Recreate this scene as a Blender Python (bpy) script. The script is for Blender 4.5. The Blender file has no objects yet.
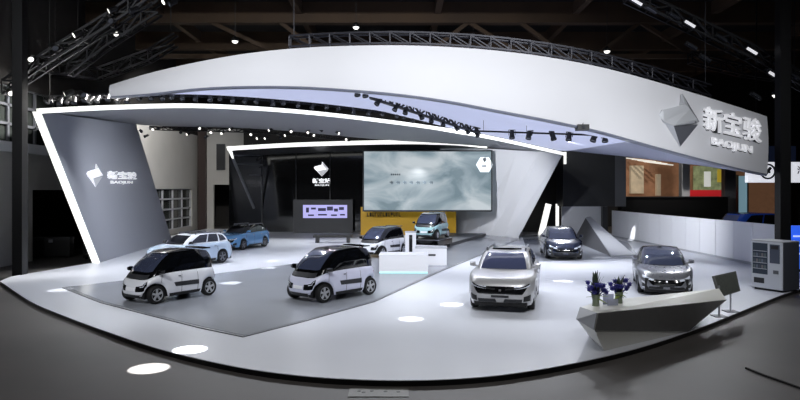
import bpy, bmesh, math, random
from mathutils import Vector, Matrix
random.seed(7)
PI = math.pi
C = bpy.context.scene.collection
SC = bpy.context.scene
F, HZ, CAMH, ZP = 640.0, 190.0, 3.52, 0.12      # focal length (px), horizon row, eye height, platform top

def at(px, py, d):
    return Vector(((px-400)/F*d, d, CAMH-(py-HZ)/F*d))
def gd(px, py, z=ZP):
    d = (CAMH-z)*F/(py-HZ)
    return Vector(((px-400)/F*d, d, z))

# ---------------------------------------------------------------- materials
MATS = {}
def srgb(r, g, b):
    f = lambda c: (c/255/12.92) if c/255 <= .04045 else ((c/255+.055)/1.055)**2.4
    return (f(r), f(g), f(b), 1)
def mat(name, rgb, rough=.5, metal=0., emit=0., emit_rgb=None, coat=0., noise=0., nscale=8., spec=.5, bump=0., trans=0., ior=1.45):
    if name in MATS: return MATS[name]
    m = bpy.data.materials.new(name); m.use_nodes = True
    nt = m.node_tree; b = nt.nodes['Principled BSDF']
    col = srgb(*rgb)
    b.inputs['Base Color'].default_value = col
    b.inputs['Roughness'].default_value = rough
    b.inputs['Metallic'].default_value = metal
    b.inputs['Coat Weight'].default_value = coat
    b.inputs['Coat Roughness'].default_value = .04
    b.inputs['Specular IOR Level'].default_value = spec
    b.inputs['Transmission Weight'].default_value = trans
    b.inputs['IOR'].default_value = ior
    if emit:
        b.inputs['Emission Color'].default_value = srgb(*(emit_rgb or rgb))
        b.inputs['Emission Strength'].default_value = emit
    n = nt.nodes.new('ShaderNodeTexNoise'); n.inputs['Scale'].default_value = nscale; n.inputs['Detail'].default_value = 6
    tc = nt.nodes.new('ShaderNodeTexCoord'); nt.links.new(tc.outputs['Object'], n.inputs['Vector'])
    if noise:
        r = nt.nodes.new('ShaderNodeMapRange')
        r.inputs['From Min'].default_value = .3; r.inputs['From Max'].default_value = .7
        r.inputs['To Min'].default_value = 1-noise; r.inputs['To Max'].default_value = 1+noise
        nt.links.new(n.outputs['Fac'], r.inputs['Value'])
        x = nt.nodes.new('ShaderNodeVectorMath'); x.operation = 'SCALE'
        x.inputs[0].default_value = col[:3]; nt.links.new(r.outputs['Result'], x.inputs['Scale'])
        nt.links.new(x.outputs['Vector'], b.inputs['Base Color'])
    rr = nt.nodes.new('ShaderNodeMapRange')
    rr.inputs['To Min'].default_value = max(0, rough*.9); rr.inputs['To Max'].default_value = min(1, rough*1.1)
    nt.links.new(n.outputs['Fac'], rr.inputs['Value']); nt.links.new(rr.outputs['Result'], b.inputs['Roughness'])
    if bump:
        bp = nt.nodes.new('ShaderNodeBump'); bp.inputs['Strength'].default_value = bump
        nt.links.new(n.outputs['Fac'], bp.inputs['Height']); nt.links.new(bp.outputs['Normal'], b.inputs['Normal'])
    MATS[name] = m
    return m

M = dict(
    white=mat('white_paint', (232,233,238), .45),
    fascia=mat('fascia_fabric', (226,226,230), .6, noise=.015, nscale=.4),
    lip=mat('fascia_lip_grey', (120,124,140), .4),
    soffit=mat('luminous_ceiling', (120,126,150), .6, emit=.56, emit_rgb=(205,212,244)),
    soffit2=mat('painted_soffit', (172,176,198), .5),
    lit=mat('light_strip', (250,250,246), .5, emit=.95, emit_rgb=(252,252,246)),
    wing=mat('grey_wing_panel', (150,153,162), .42, noise=.02, nscale=.5),
    wingr=mat('white_wing_panel', (206,207,212), .42, noise=.015, nscale=.5),
    beam=mat('grey_beam', (140,141,146), .5),
    plat=mat('white_platform', (204,207,215), .34, noise=.012, nscale=.35, spec=.4),
    inlay=mat('grey_inlay', (150,154,162), .2, noise=.04, nscale=.3),
    inlay_edge=mat('inlay_edge', (100,102,108), .3),
    band=mat('white_band', (224,227,232), .22),
    kerb=mat('black_kerb', (14,14,15), .3),
    black=mat('matte_black', (14,14,16), .45),
    blackgloss=mat('gloss_black', (8,9,11), .08, coat=.6),
    dark=mat('dark_grey', (40,41,45), .45),
    mid=mat('mid_grey', (95,97,103), .45),
    lgrey=mat('light_grey', (170,172,178), .4),
    steel=mat('steel', (180,182,188), .28, metal=.9),
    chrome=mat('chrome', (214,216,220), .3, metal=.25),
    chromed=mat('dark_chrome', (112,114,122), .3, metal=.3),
    truss=mat('truss_black', (30,30,33), .45, metal=.3),
    trussg=mat('truss_grey', (40,40,46), .4, metal=.5),
    ceil=mat('ceiling_dark', (13,11,10), .9, noise=.3, nscale=.3),
    cbeam=mat('ceiling_beam', (70,54,38), .8, noise=.2, nscale=.5),
    glass=mat('tinted_glass', (10,12,16), .04, coat=.5, spec=.8),
    glassb=mat('windshield_glass', (58,64,84), .05, coat=.6, spec=.8),
    rubber=mat('tyre_rubber', (14,14,15), .7),
    lens=mat('lamp_lens', (240,240,235), .2, emit=1.6, emit_rgb=(255,252,244)),
    lensdim=mat('lamp_lens_dim', (60,62,68), .15),
    head=mat('headlight_glass', (200,206,216), .08, coat=.8, emit=.12, emit_rgb=(230,236,255)),
    amber=mat('yellow_wall', (214,164,16), .45, noise=.04, nscale=.8),
    hallwall=mat('hall_wall_plaster', (176,175,172), .8, noise=.04, nscale=.6),
    halldark=mat('hall_dark', (34,32,31), .8, noise=.1),
    column=mat('brown_column', (52,40,38), .6),
    counterw=mat('counter_white', (214,214,208), .35),
    counterd=mat('counter_dark', (112,112,112), .5, noise=.06, nscale=6),
    letter=mat('letter_white', (246,247,250), .3, emit=.3, emit_rgb=(250,250,255)),
    letterlit=mat('letter_lit', (250,250,255), .3, emit=1., emit_rgb=(250,252,255)),
    leaf=mat('leaf_green', (110,128,52), .5, noise=.2),
    leafd=mat('leaf_dark', (54,66,52), .5, noise=.2),
    flower=mat('flower_blue', (52,52,140), .6, noise=.2),
    vase=mat('vase_glass', (120,132,110), .1, coat=.5),
)

# ---------------------------------------------------------------- object helpers
def finish(bm, name, m, parent=None, smooth=None, recalc=True):
    if recalc: bmesh.ops.recalc_face_normals(bm, faces=bm.faces)
    me = bpy.data.meshes.new(name)
    if smooth is not None:
        for f in bm.faces: f.smooth = True
    bm.to_mesh(me); bm.free()
    if smooth is not None: me.set_sharp_from_angle(angle=smooth)
    o = bpy.data.objects.new(name, me); C.objects.link(o)
    for mm in (m if isinstance(m, (list, tuple)) else [m]):
        me.materials.append(M[mm] if isinstance(mm, str) else mm)
    if parent is not None: o.parent = parent
    return o
def tag(o, label, cat, group=None):
    o['label'] = label; o['category'] = cat
    if group: o['group'] = group
    return o
def thing(name, label, cat, loc=(0,0,0), rz=0, group=None):
    o = bpy.data.objects.new(name, None); C.objects.link(o); o.empty_display_size = .2
    o.location = loc; o.rotation_euler = (0,0,rz)
    return tag(o, label, cat, group)
def struct(o):
    o['kind'] = 'structure'; return o
def local(bm, root):
    """vertices given in world metres -> the frame of an unrotated root"""
    bmesh.ops.translate(bm, verts=bm.verts, vec=-Vector(root.location)); return bm
def box(bm, x0, x1, y0, y1, z0, z1, mi=0):
    vs = [bm.verts.new((x, y, z)) for x in (x0,x1) for y in (y0,y1) for z in (z0,z1)]
    for q in ((0,1,3,2),(4,6,7,5),(0,4,5,1),(2,3,7,6),(0,2,6,4),(1,5,7,3)):
        f = bm.faces.new([vs[i] for i in q]); f.material_index = mi
    return vs
def bar(bm, a, b, w, h=None, mi=0):
    """rectangular bar between two points"""
    a, b = Vector(a), Vector(b); h = h or w
    d = (b-a).normalized()
    up = Vector((0,0,1)) if abs(d.z) < .95 else Vector((0,1,0))
    s = d.cross(up).normalized()*w/2; u = s.cross(d).normalized()*h/2
    vs = [bm.verts.new(p+i*s+j*u) for p in (a,b) for i,j in ((-1,-1),(1,-1),(1,1),(-1,1))]
    for q in ((3,2,1,0),(4,5,6,7),(0,1,5,4),(1,2,6,5),(2,3,7,6),(3,0,4,7)):
        f = bm.faces.new([vs[i] for i in q]); f.material_index = mi
def tube(bm, a, b, r0, r1=None, n=12, mi=0, cap=True):
    a, b = Vector(a), Vector(b); r1 = r0 if r1 is None else r1
    d = (b-a).normalized(); up = Vector((0,0,1)) if abs(d.z) < .95 else Vector((0,1,0))
    s = d.cross(up).normalized(); u = s.cross(d)
    A = [bm.verts.new(a+(s*math.cos(2*PI*i/n)+u*math.sin(2*PI*i/n))*r0) for i in range(n)]
    B = [bm.verts.new(b+(s*math.cos(2*PI*i/n)+u*math.sin(2*PI*i/n))*r1) for i in range(n)]
    for i in range(n):
        f = bm.faces.new((A[i],A[(i+1)%n],B[(i+1)%n],B[i])); f.material_index = mi
    if cap:
        bm.faces.new(A[::-1]).material_index = mi; bm.faces.new(B).material_index = mi
def lathe(bm, prof, n=20, axis='z', off=(0,0,0), closed=False, mi=0):
    rows = []
    for r, h in prof:
        row = []
        for i in range(n):
            c, s = math.cos(2*PI*i/n)*r, math.sin(2*PI*i/n)*r
            p = (c, s, h) if axis == 'z' else (c, h, s)
            row.append(bm.verts.new(Vector(p)+Vector(off)))
        rows.append(row)
    k = len(rows)
    for j in range(k if closed else k-1):
        a, b = rows[j], rows[(j+1)%k]
        for i in range(n):
            bm.faces.new((a[i],a[(i+1)%n],b[(i+1)%n],b[i])).material_index = mi
    if not closed:
        if prof[0][0] > 1e-6: bm.faces.new(rows[0][::-1]).material_index = mi
        if prof[-1][0] > 1e-6: bm.faces.new(rows[-1]).material_index = mi
def prism(bm, pts, vec, mi=0):
    """polygon pts (world) extruded by vec"""
    v = Vector(vec); A = [bm.verts.new(p) for p in pts]; B = [bm.verts.new(Vector(p)+v) for p in pts]
    n = len(A)
    bm.faces.new(A).material_index = mi; bm.faces.new(B[::-1]).material_index = mi
    for i in range(n):
        bm.faces.new((A[i],B[i],B[(i+1)%n],A[(i+1)%n])).material_index = mi
def loft(bm, rows, mi=0):
    V = [[bm.verts.new(p) for p in r] for r in rows]
    for a, b in zip(V, V[1:]):
        for i in range(len(a)-1):
            bm.faces.new((a[i],a[i+1],b[i+1],b[i])).material_index = mi
    return V
def shell(bm, rows, vec, mi=0):
    """open grid of rows made solid by a second copy shifted by vec"""
    v = Vector(vec)
    A = loft(bm, rows, mi); B = loft(bm, [[Vector(p)+v for p in r] for r in rows], mi)
    def skirt(a, b):
        for i in range(len(a)-1): bm.faces.new((a[i],a[i+1],b[i+1],b[i])).material_index = mi
    skirt(A[0],B[0]); skirt(A[-1],B[-1])
    skirt([r[0] for r in A],[r[0] for r in B]); skirt([r[-1] for r in A],[r[-1] for r in B])
def hull(bm, pts):
    vs = [bm.verts.new(p) for p in pts]
    bmesh.ops.convex_hull(bm, input=vs)
    bmesh.ops.delete(bm, geom=[v for v in bm.verts if not v.link_faces], context='VERTS')
    bmesh.ops.dissolve_limit(bm, angle_limit=.02, verts=bm.verts, edges=bm.edges)
def interp(tab, x):
    if x <= tab[0][0]: return tab[0][1:] if len(tab[0]) > 2 else tab[0][1]
    for a, b in zip(tab, tab[1:]):
        if x <= b[0]:
            t = (x-a[0])/(b[0]-a[0])
            r = tuple(p+(q-p)*t for p, q in zip(a[1:], b[1:]))
            return r if len(r) > 1 else r[0]
    return tab[-1][1:] if len(tab[-1]) > 2 else tab[-1][1]
def cat_table(tab, n):
    """Catmull-Rom resample of a table whose first column grows"""
    out = []
    P = [tab[0]]+list(tab)+[tab[-1]]
    for k in range(len(tab)-1):
        p0,p1,p2,p3 = P[k:k+4]
        for i in range(n):
            t = i/n
            out.append(tuple(.5*((2*b)+(-a+c)*t+(2*a-5*b+4*c-d)*t*t+(-a+3*b-3*c+d)*t**3) for a,b,c,d in zip(p0,p1,p2,p3)))
    out.append(tuple(tab[-1])); return out
def simple(name, m, build, parent=None, smooth=None):
    bm = bmesh.new(); build(bm); return finish(bm, name, m, parent, smooth)
def text_bm(body, bold=.0, depth=.03):
    cu = bpy.data.curves.new('txt', 'FONT'); cu.body = body; cu.size = 1; cu.extrude = depth; cu.offset = bold
    cu.resolution_u = 3
    o = bpy.data.objects.new('txt', cu); C.objects.link(o)
    dg = bpy.context.evaluated_depsgraph_get(); dg.update()
    me = bpy.data.meshes.new_from_object(o.evaluated_get(dg))
    bm = bmesh.new(); bm.from_mesh(me)
    bpy.data.objects.remove(o); bpy.data.curves.remove(cu); bpy.data.meshes.remove(me)
    return bm
def place_flat(bm, o, e1, e2, nrm, fit=True):
    """map the drawing's bounding box (x,y) to o + u*e1 + v*e2; z goes along nrm (metres)"""
    xs = [v.co.x for v in bm.verts]; ys = [v.co.y for v in bm.verts]
    x0, x1, y0, y1 = min(xs), max(xs), min(ys), max(ys)
    for v in bm.verts:
        u, w, h = (v.co.x-x0)/(x1-x0), (v.co.y-y0)/(y1-y0), v.co.z
        v.co = o+e1*u+e2*w+nrm*h
    return bm
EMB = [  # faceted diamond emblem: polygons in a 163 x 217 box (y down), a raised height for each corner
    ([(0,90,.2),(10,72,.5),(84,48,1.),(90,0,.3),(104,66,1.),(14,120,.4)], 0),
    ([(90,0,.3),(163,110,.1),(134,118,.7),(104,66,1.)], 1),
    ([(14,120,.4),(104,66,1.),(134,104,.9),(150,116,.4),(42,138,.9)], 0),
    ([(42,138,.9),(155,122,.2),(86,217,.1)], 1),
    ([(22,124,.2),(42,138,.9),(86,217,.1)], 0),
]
def emblem_bm(depth=.1):
    bm = bmesh.new()
    for poly, mi in EMB:
        A = [bm.verts.new((x, -y, z*depth)) for x, y, z in poly]
        B = [bm.verts.new((x, -y, 0)) for x, y, z in poly]
        n = len(A); bm.faces.new(A).material_index = mi
        for i in range(n): bm.faces.new((A[i],B[i],B[(i+1)%n],A[(i+1)%n])).material_index = mi
    return bm

# ---------------------------------------------------------------- the hall
XL = -18.2
HALLM = mat('hall_floor_concrete', (84,81,79), .55, noise=.16, nscale=.5, bump=.05)
o = struct(simple('floor', HALLM, lambda b: box(b, -30, 40, -4, 84, -.3, 0)))
o = struct(simple('ceiling', 'ceil', lambda b: box(b, -40, 46, -6, 84, 14.4, 14.8)))
struct(simple('wall_back', 'halldark', lambda b: box(b, -18.2, 46, 62, 62.4, 0, 14.4)))
struct(simple('wall_right', 'halldark', lambda b: box(b, 40, 40.4, -6, 84, 0, 14.4)))
def wl(b):   # left hall wall with a doorway (d 31.7..38.5) and a band of windows
    ys = [-4, 31.7, 39, 47.2, 56, 62]
    box(b, XL-.4, XL, -4, 31.7, 0, 5.3)
    box(b, XL-.4, XL, 39, 47.2, 0, 5.3)
    box(b, XL-.4, XL, 56, 62, 0, 8.4)
    box(b, XL-.4, XL, 31.7, 39, 3.52, 5.3)
    box(b, XL-.4, XL, 47.2, 56, 3.62, 8.4)
    box(b, XL-.4, XL, 47.2, 56, 0, .35)
    box(b, XL-.4, XL, 41, 47.2, 5.3, 8.4)
struct(simple('wall_left', 'hallwall', wl))
struct(simple('wall_upper_left', 'halldark', lambda b: box(b, XL-.4, XL, -4, 62, 8.4, 14.4)))
struct(simple('trim_1', 'white', lambda b: box(b, XL, XL+.25, 10, 41, 5.3, 5.75)))
def mull(b, y0, y1, z0, z1, ny, nz, x=XL-.15):
    for i in range(ny+1):
        y = y0+(y1-y0)*i/ny; box(b, x-.05, x+.05, y-.07, y+.07, z0, z1)
    for j in range(nz+1):
        z = z0+(z1-z0)*j/nz; box(b, x-.05, x+.05, y0, y1, z-.06, z+.06)
for i, (y0, y1, z0, z1, ny, nz) in enumerate([(10, 41, 5.75, 8.4, 14, 3), (47.2, 56, .35, 3.62, 4, 4)]):
    w = struct(simple('window_%d' % (i+1), mat('hall_window_glass', (52,56,54), .1, spec=.6), lambda b: box(b, XL-.3, XL-.25, y0, y1, z0, z1)))
    simple('window_frame', 'lgrey' if i else 'mid', lambda b: mull(b, y0, y1, z0, z1, ny, nz), w)
struct(simple('wall_alcove', 'halldark', lambda b: (box(b, -27, -26.6, 28, 42, 0, 5.3), box(b, -26.6, XL-.4, 28, 28.3, 0, 5.3), box(b, -26.6, XL-.4, 41.7, 42, 0, 5.3), box(b, -27, XL-.4, 28, 42, 5.3, 5.5))))
struct(simple('pillar_left', 'black', lambda b: box(b, -15.52, -15.12, 25.6, 26, 0, 14.4)))
struct(simple('pillar_right', 'black', lambda b: box(b, 15.1, 15.52, 25.4, 25.8, 0, 14.4)))
struct(simple('pillar_corner', 'column', lambda b: box(b, -17.9, -17.2, 56.6, 57.2, 0, 9)))
# back wall pieces visible beside the dark room
struct(simple('wall_grey', 'hallwall', lambda b: (box(b, -17.2, -13.2, 57, 57.3, 4.0, 9), box(b, -17.2, -16.6, 57, 57.3, 0, 4.0))))
struct(simple('trim_2', 'dark', lambda b: box(b, -16.3, -15.55, 56.8, 57, 5.3, 7.6)))
# ceiling girders and purlins
k = 0
for y, w in ((30,.5),(37,.6),(44,.5),(52,.6)):
    struct(simple('ceiling_beam', 'cbeam', lambda b: box(b, -40, 40, y, y+w, 13.2, 14.4)))
for x in (-30,-22,-14,-6,2,10,18,26):
    struct(simple('ceiling_purlin', 'cbeam', lambda b: box(b, x, x+.35, 10, 62, 13.7, 14.4)))
def brace(b):
    for x0, x1 in ((-11,-7),(-7,-4.5),(4,1.5),(4,7),(7,9.5),(14,11.5),(14,17)):
        bar(b, (x0, 37.3, 13.3), (x1, 37.3, 11.4), .22)
    bar(b, (-14, 37.3, 11.3), (-3, 37.3, 11.3), .26); bar(b, (0, 37.3, 11.3), (18, 37.3, 11.3), .26)
struct(simple('ceiling_brace', 'cbeam', brace))

# ---------------------------------------------------------------- stand platform
edge_px = [(0,281),(30,301),(60,314),(100,329),(150,346),(200,359),(250,369),(300,375.5),(350,379),(400,380.2),(450,379),(500,375),(550,367.5),(600,357.5),(650,344.5),(700,327.5),(750,307.5),(780,295.5),(800,289)]
edge = []
for row in cat_table(edge_px, 4): edge.append(gd(row[0], row[1]))
edge += [Vector((16.6, 23.4, ZP)), Vector((16.6, 50, ZP)), Vector((12, 56, ZP)), Vector((-17, 56, ZP)), Vector((-17, 44, ZP)), Vector((-14.3, 30.3, ZP)), Vector((-15.3, 25.2, ZP))]
def plat(b): prism(b, edge, (0,0,-.014))
p = struct(simple('floor_platform', 'plat', plat))
cen = Vector((0, 34, 0))
def kerb(b):
    prism(b, [e+(cen-e).normalized()*.02-Vector((0,0,.014)) for e in edge], (0,0,-.106))
struct(simple('trim_3', 'kerb', kerb))
# grey inlay, a 2 cm raised slab with a darker edge
inl = [(62,288),(100,303),(150,316),(200,328.5),(243,337.5),(300,323),(375,302),(440,272),(500,247.5),(522,238.5),(470,233),(420,238),(390,246),(345,256),(295,264),(212,274.5),(130,280)]
inlp = [gd(x, y) for x, y in inl]
cI = sum(inlp, Vector())/len(inlp)
struct(simple('floor_inlay', 'inlay', lambda b: prism(b, [q+(cI-q).normalized()*.12+Vector((0,0,.024)) for q in inlp], (0,0,-.02))))
struct(simple('trim_4', 'inlay_edge', lambda b: prism(b, [q+Vector((0,0,.018)) for q in inlp], (0,0,-.016))))
pad = [(531,262),(640,258),(628,243),(590,232),(522,236)]
struct(simple('floor_pad', 'inlay', lambda b: prism(b, [gd(x, y)+Vector((0,0,.02)) for x, y in pad], (0,0,-.018))))

# ---------------------------------------------------------------- white canopy
FT = cat_table([  # px, top row, bottom row, distance
    (110,85,96.5,28),(150,73,93.5,27),(200,61.5,88,26),(250,53,86,25),(300,48,86.5,24.2),(350,45.8,89.5,23.5),(400,45.3,94,23),(450,47,101,22.7),
    (500,51,110.5,22.5),(550,57.5,120,22.5),(600,67,131,22.7),(650,80,145,23.1),(700,95,158.5,23.7),(740,107.5,168.5,24.2),(767,116.5,174,24.6)], 5)
top = [at(r[0], r[1], r[3]+.15) for r in FT]
bot = [at(r[0], r[2], r[3]) for r in FT]
can = thing('canopy', 'huge curved white overhead canopy band spanning the stand, chrome emblem and lettering at its end', 'canopy', (0, 24, ZP))
N = 8
rows = [[b+(t-b)*(j/N)+Vector((0,-1,0))*.1*math.sin(PI*j/N) for b, t in zip(bot, top)] for j in range(N+1)]
bm = bmesh.new(); shell(bm, rows, (0,.5,0)); finish(local(bm, can), 'fascia', 'fascia', can, .6)
LIPF = lambda r: [p+Vector((0,-.03,0)) for p in r]
bm = bmesh.new(); shell(bm, [LIPF(bot), [p+Vector((0,.0,-.06)) for p in bot]], (0,.35,0)); finish(local(bm, can), 'bottom_lip', 'lip', can, .6)
def fdepth(px): return interp([(r[0], r[3]) for r in FT], px)
def frow(px): r = interp([(r[0], r[1], r[2]) for r in FT], px); return r
def fpt(px, py, lift=.0):
    tp, bt = frow(px); j = (bt-py)/(bt-tp); d = fdepth(px)
    return at(px, py, d+.15*j-.1*math.sin(PI*max(0,min(1,j)))-lift)
# emblem and letters on the fascia
def on_fascia(bm, x0, x1, yb0, yb1, ht0, lift=.06):
    """fit a drawing to the fascia patch with baseline (x0,yb0)-(x1,yb1) px and height ht0 px"""
    o = fpt(x0, yb0, lift); e1 = fpt(x1, yb1, lift)-o; e2 = fpt(x0, yb0-ht0, lift)-o
    n = e1.cross(e2).normalized()
    if n.y > 0: n = -n
    return place_flat(bm, o, e1, e2, n)
bm = emblem_bm(.3); on_fascia(bm, 658, 699, 145.5, 147.5, 53, .03); finish(local(bm, can), 'emblem', ['chrome','chromed'], can)  # darker facets have their shading put into the colour
bm = text_bm('新宝骏', .004, .06); on_fascia(bm, 704, 761, 129, 143, 23.5, .12); finish(local(bm, can), 'letters', 'letter', can)
bm = text_bm('BAOJUN', .012, .05); on_fascia(bm, 712, 752, 146.5, 155.5, 9.5, .12); finish(local(bm, can), 'letters', 'letter', can)
bm = text_bm('新宝骏', .018, .03); on_fascia(bm, 702.6, 760, 130.2, 144.2, 23.8, .03); finish(local(bm, can), 'letter_shadow', 'dark', can)  # dark shifted copy stands in for the letters' cast shadow
bm = text_bm('BAOJUN', .024, .03); on_fascia(bm, 711, 751, 147.3, 156.3, 9.5, .03); finish(local(bm, can), 'letter_shadow', 'dark', can)

# ---------------------------------------------------------------- inner portal
PT = cat_table([(38,109,27.0),(110,105.5,29),(200,104,31),(300,110,33.5),(400,121.5,36),(480,134,39),(564,152.5,43)], 8)
pf = [at(*r) for r in PT]
def pfront(px): r = interp(PT, px); return at(px, r[0], r[1])
por = thing('portal', 'grey and white slanted portal under the canopy with a glowing white front edge', 'portal', (-2, 38, ZP))
bk = cat_table([(38,113,28.5),(135,124.5,41),(200,127,41.3),(250,128.5,41.5),(300,132,42),(350,137,43),(400,141,45),(440,145,47),(490,149,48.5),(520,151,46.5),(564,153,43.3)], 4)
bkp = [at(*r) for r in bk]
nF = len(pf)
bki = []
for r in PT:
    x = interp([(38,38),(110,130),(200,200),(400,400),(564,564)], r[0]); q = interp(bk, x); bki.append(at(x, q[0], q[1]))
strip_bot = [p-Vector((0,0,.2)) for p in pf]
bm = bmesh.new(); shell(bm, [strip_bot, [p+(q-p)*.5 for p, q in zip(strip_bot, bki)], bki], (0,.0,.18)); finish(local(bm, por), 'beam', 'beam', por, .5)
bm = bmesh.new(); shell(bm, [pf, strip_bot], (0,-.12,0)); finish(local(bm, por), 'edge_light', 'lit', por, .5)
# left wing
A, B_, C_, D_ = at(41,112,27.2), gd(100,262.5), gd(172,240.5), at(136,124.5,41)
bm = bmesh.new()
rws = [[B_+(C_-B_)*(i/6) for i in range(7)], [A+(D_-A)*(i/6) for i in range(7)]]
shell(bm, rws, (-.3,0,0)); finish(local(bm, por), 'left_wing_panel', 'wing', por)
bm = bmesh.new(); vv = Vector((-.3,0,0))
prism(bm, [A+Vector((.02,-.04,0)), B_+Vector((.02,-.04,0)), B_+vv+Vector((0,-.04,0)), A+vv+Vector((0,-.04,0))], (0,-.1,0)); finish(local(bm, por), 'edge_light', 'lit', por)
# right wing
TL, TR, BR, BL = at(440,146,50), at(563,153,43), gd(518,238), gd(440,231.5)
bm = bmesh.new()
shell(bm, [[BL+(BR-BL)*(i/6) for i in range(7)], [TL+(TR-TL)*(i/6) for i in range(7)]], (.1,.35,0)); finish(local(bm, por), 'right_wing_panel', 'wingr', por)
# emblem + lettering on the left wing
wn = (C_-B_).cross(A-B_).normalized()
if wn.x < 0: wn = -wn
def ray_on(px, py, o, n):
    dr = Vector(((px-400)/F, 1, -(py-HZ)/F)); c = Vector((0,0,CAMH)); t = (o-c).dot(n)/dr.dot(n); return c+dr*t
def on_plane(bm, x0, x1, yb0, yb1, ht, o, n, lift=.03):
    p = ray_on(x0, yb0, o, n); e1 = ray_on(x1, yb1, o, n)-p; e2 = ray_on(x0, yb0-ht, o, n)-p
    return place_flat(bm, p+n*lift, e1, e2, n)
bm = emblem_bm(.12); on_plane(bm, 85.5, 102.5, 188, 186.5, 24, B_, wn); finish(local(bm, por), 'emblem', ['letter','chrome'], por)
bm = text_bm('新宝骏', .02, .03); on_plane(bm, 107, 136, 179, 179.5, 8.2, B_, wn); finish(local(bm, por), 'letters', 'letter', por)
bm = text_bm('BAOJUN', .01, .02); on_plane(bm, 110, 132, 184.5, 184.5, 3.6, B_, wn); finish(local(bm, por), 'letters', 'letter', por)

# soffit between canopy and portal
n = len(FT)
def backpt(px):
    if px <= 564:
        p = pfront(max(px, 60)); k_ = min(1, max(0, (450-px)/70)); return p+Vector((0,-.1-.15*k_,.03+.39*k_))
    r = interp([(564,150.5,43),(620,156,38),(700,165.5,31),(767,175.5,25.4)], px); return at(px, *r)
def soffit_rows(cond):
    f, b = [], []
    for r, p in zip(FT, bot):
        if cond(r[0]): f.append(p+Vector((0,.5,-.02))); b.append(backpt(r[0]))
    return [[x+(y-x)*(k/6) for x, y in zip(f, b)] for k in range(7)]
# luminous part: front from px 160..632, back from px 160..566
def lum(u):
    pxf = 165+(632-165)*u; pxb = 165+(568-165)*u
    tp, bt = frow(pxf); return at(pxf, bt, fdepth(pxf))+Vector((0,.5,-.02)), backpt(pxb)
prs = [lum(i/40) for i in range(41)]
bm = bmesh.new(); shell(bm, [[a+(b-a)*(k/6) for a, b in prs] for k in range(7)], (0,0,.15)); finish(local(bm, can), 'luminous_soffit', 'soffit', can, .5)
def plain(u):
    pxf = 632+(766-632)*u; pxb = 568+(766-568)*u
    tp, bt = frow(pxf); return at(pxf, bt, fdepth(pxf))+Vector((0,.5,-.02)), backpt(pxb)
prs = [plain(i/20) for i in range(21)]
bm = bmesh.new(); shell(bm, [[a+(b-a)*(k/6) for a, b in prs] for k in range(7)], (0,0,.15)); finish(local(bm, can), 'plain_soffit', 'soffit2', can, .5)

# ---------------------------------------------------------------- dark glass room and inner frame
gl = thing('glass_room', 'dark glass room at the back of the stand with a glowing emblem', 'glass room', (-6, 52, ZP))
def addw(name, m, f, root, smooth=None):
    bm = bmesh.new(); f(bm); return finish(local(bm, root), name, m, root, smooth)
gx0, gx1 = (229-400)/F*52, (366-400)/F*52
addw('glass_wall', 'blackgloss', lambda b: box(b, gx0, gx1, 52, 52.2, ZP, 7.0), gl)
def mls(b):
    for px in (262, 296, 330):
        x = (px-400)/F*51.95; box(b, x-.03, x+.03, 51.9, 52, ZP, 6.9)
addw('mullions', 'dark', mls, gl)
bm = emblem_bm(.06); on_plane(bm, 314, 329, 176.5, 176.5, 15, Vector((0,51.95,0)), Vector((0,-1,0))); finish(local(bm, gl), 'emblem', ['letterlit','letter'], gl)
bm = text_bm('新宝骏', .03, .02); on_plane(bm, 312.5, 331, 183.3, 183.3, 5, Vector((0,51.95,0)), Vector((0,-1,0))); finish(local(bm, gl), 'letters', 'letterlit', gl)
bm = text_bm('BAOJUN', .01, .02); on_plane(bm, 315, 329, 186.3, 186.3, 2, Vector((0,51.95,0)), Vector((0,-1,0))); finish(local(bm, gl), 'letters', 'letterlit', gl)
fr = thing('inner_frame', 'thin glowing white frame line above the dark glass room', 'light frame', (-3, 46, ZP))
fl = [at(*r) for r in cat_table([(227.5,146.5,45),(300,142.5,45),(400,140,45.2),(450,141.5,45.8),(487,146.5,46.4)], 5)]
flb = [p-Vector((0,0,h)) for p, h in zip(fl, [interp([(0,.28),(13,.28),(20,.12)], i) for i in range(len(fl))])]
bm = bmesh.new(); shell(bm, [fl, flb], (0,.2,0)); finish(local(bm, fr), 'light_line', 'lit', fr)
c0, c1 = at(226.3,146.5,45), at(232,158.5,45.6)
addw('corner_light', 'lit', lambda b: prism(b, [c0, c0+Vector((.28,0,0)), c1+Vector((.1,0,0)), c1], (0,.2,0)), fr)
addw('leaning_post', 'mid', lambda b: bar(b, at(233,158.5,45.7), at(254,208,50.5), .16), fr)
bm = bmesh.new(); shell(bm, [[p+Vector((0,.2,-.1)) for p in fl], [Vector((p.x*1.08, 51.8, p.z-.35)) for p in fl]], (0,0,.1)); finish(local(bm, fr), 'frame_soffit', 'dark', fr)
addw('shelf_rail', 'mid', lambda b: (bar(b, at(233,155.5,48), at(262,155,51.5), .09), bar(b, at(236,164,48), at(262,164.5,51.5), .07), bar(b, at(249,175,50), at(260,175,51.5), .07)), fr)
struct(simple('wall_upper', 'halldark', lambda b: box(b, -13.2, 6, 54, 54.2, 0, 10)))
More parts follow.
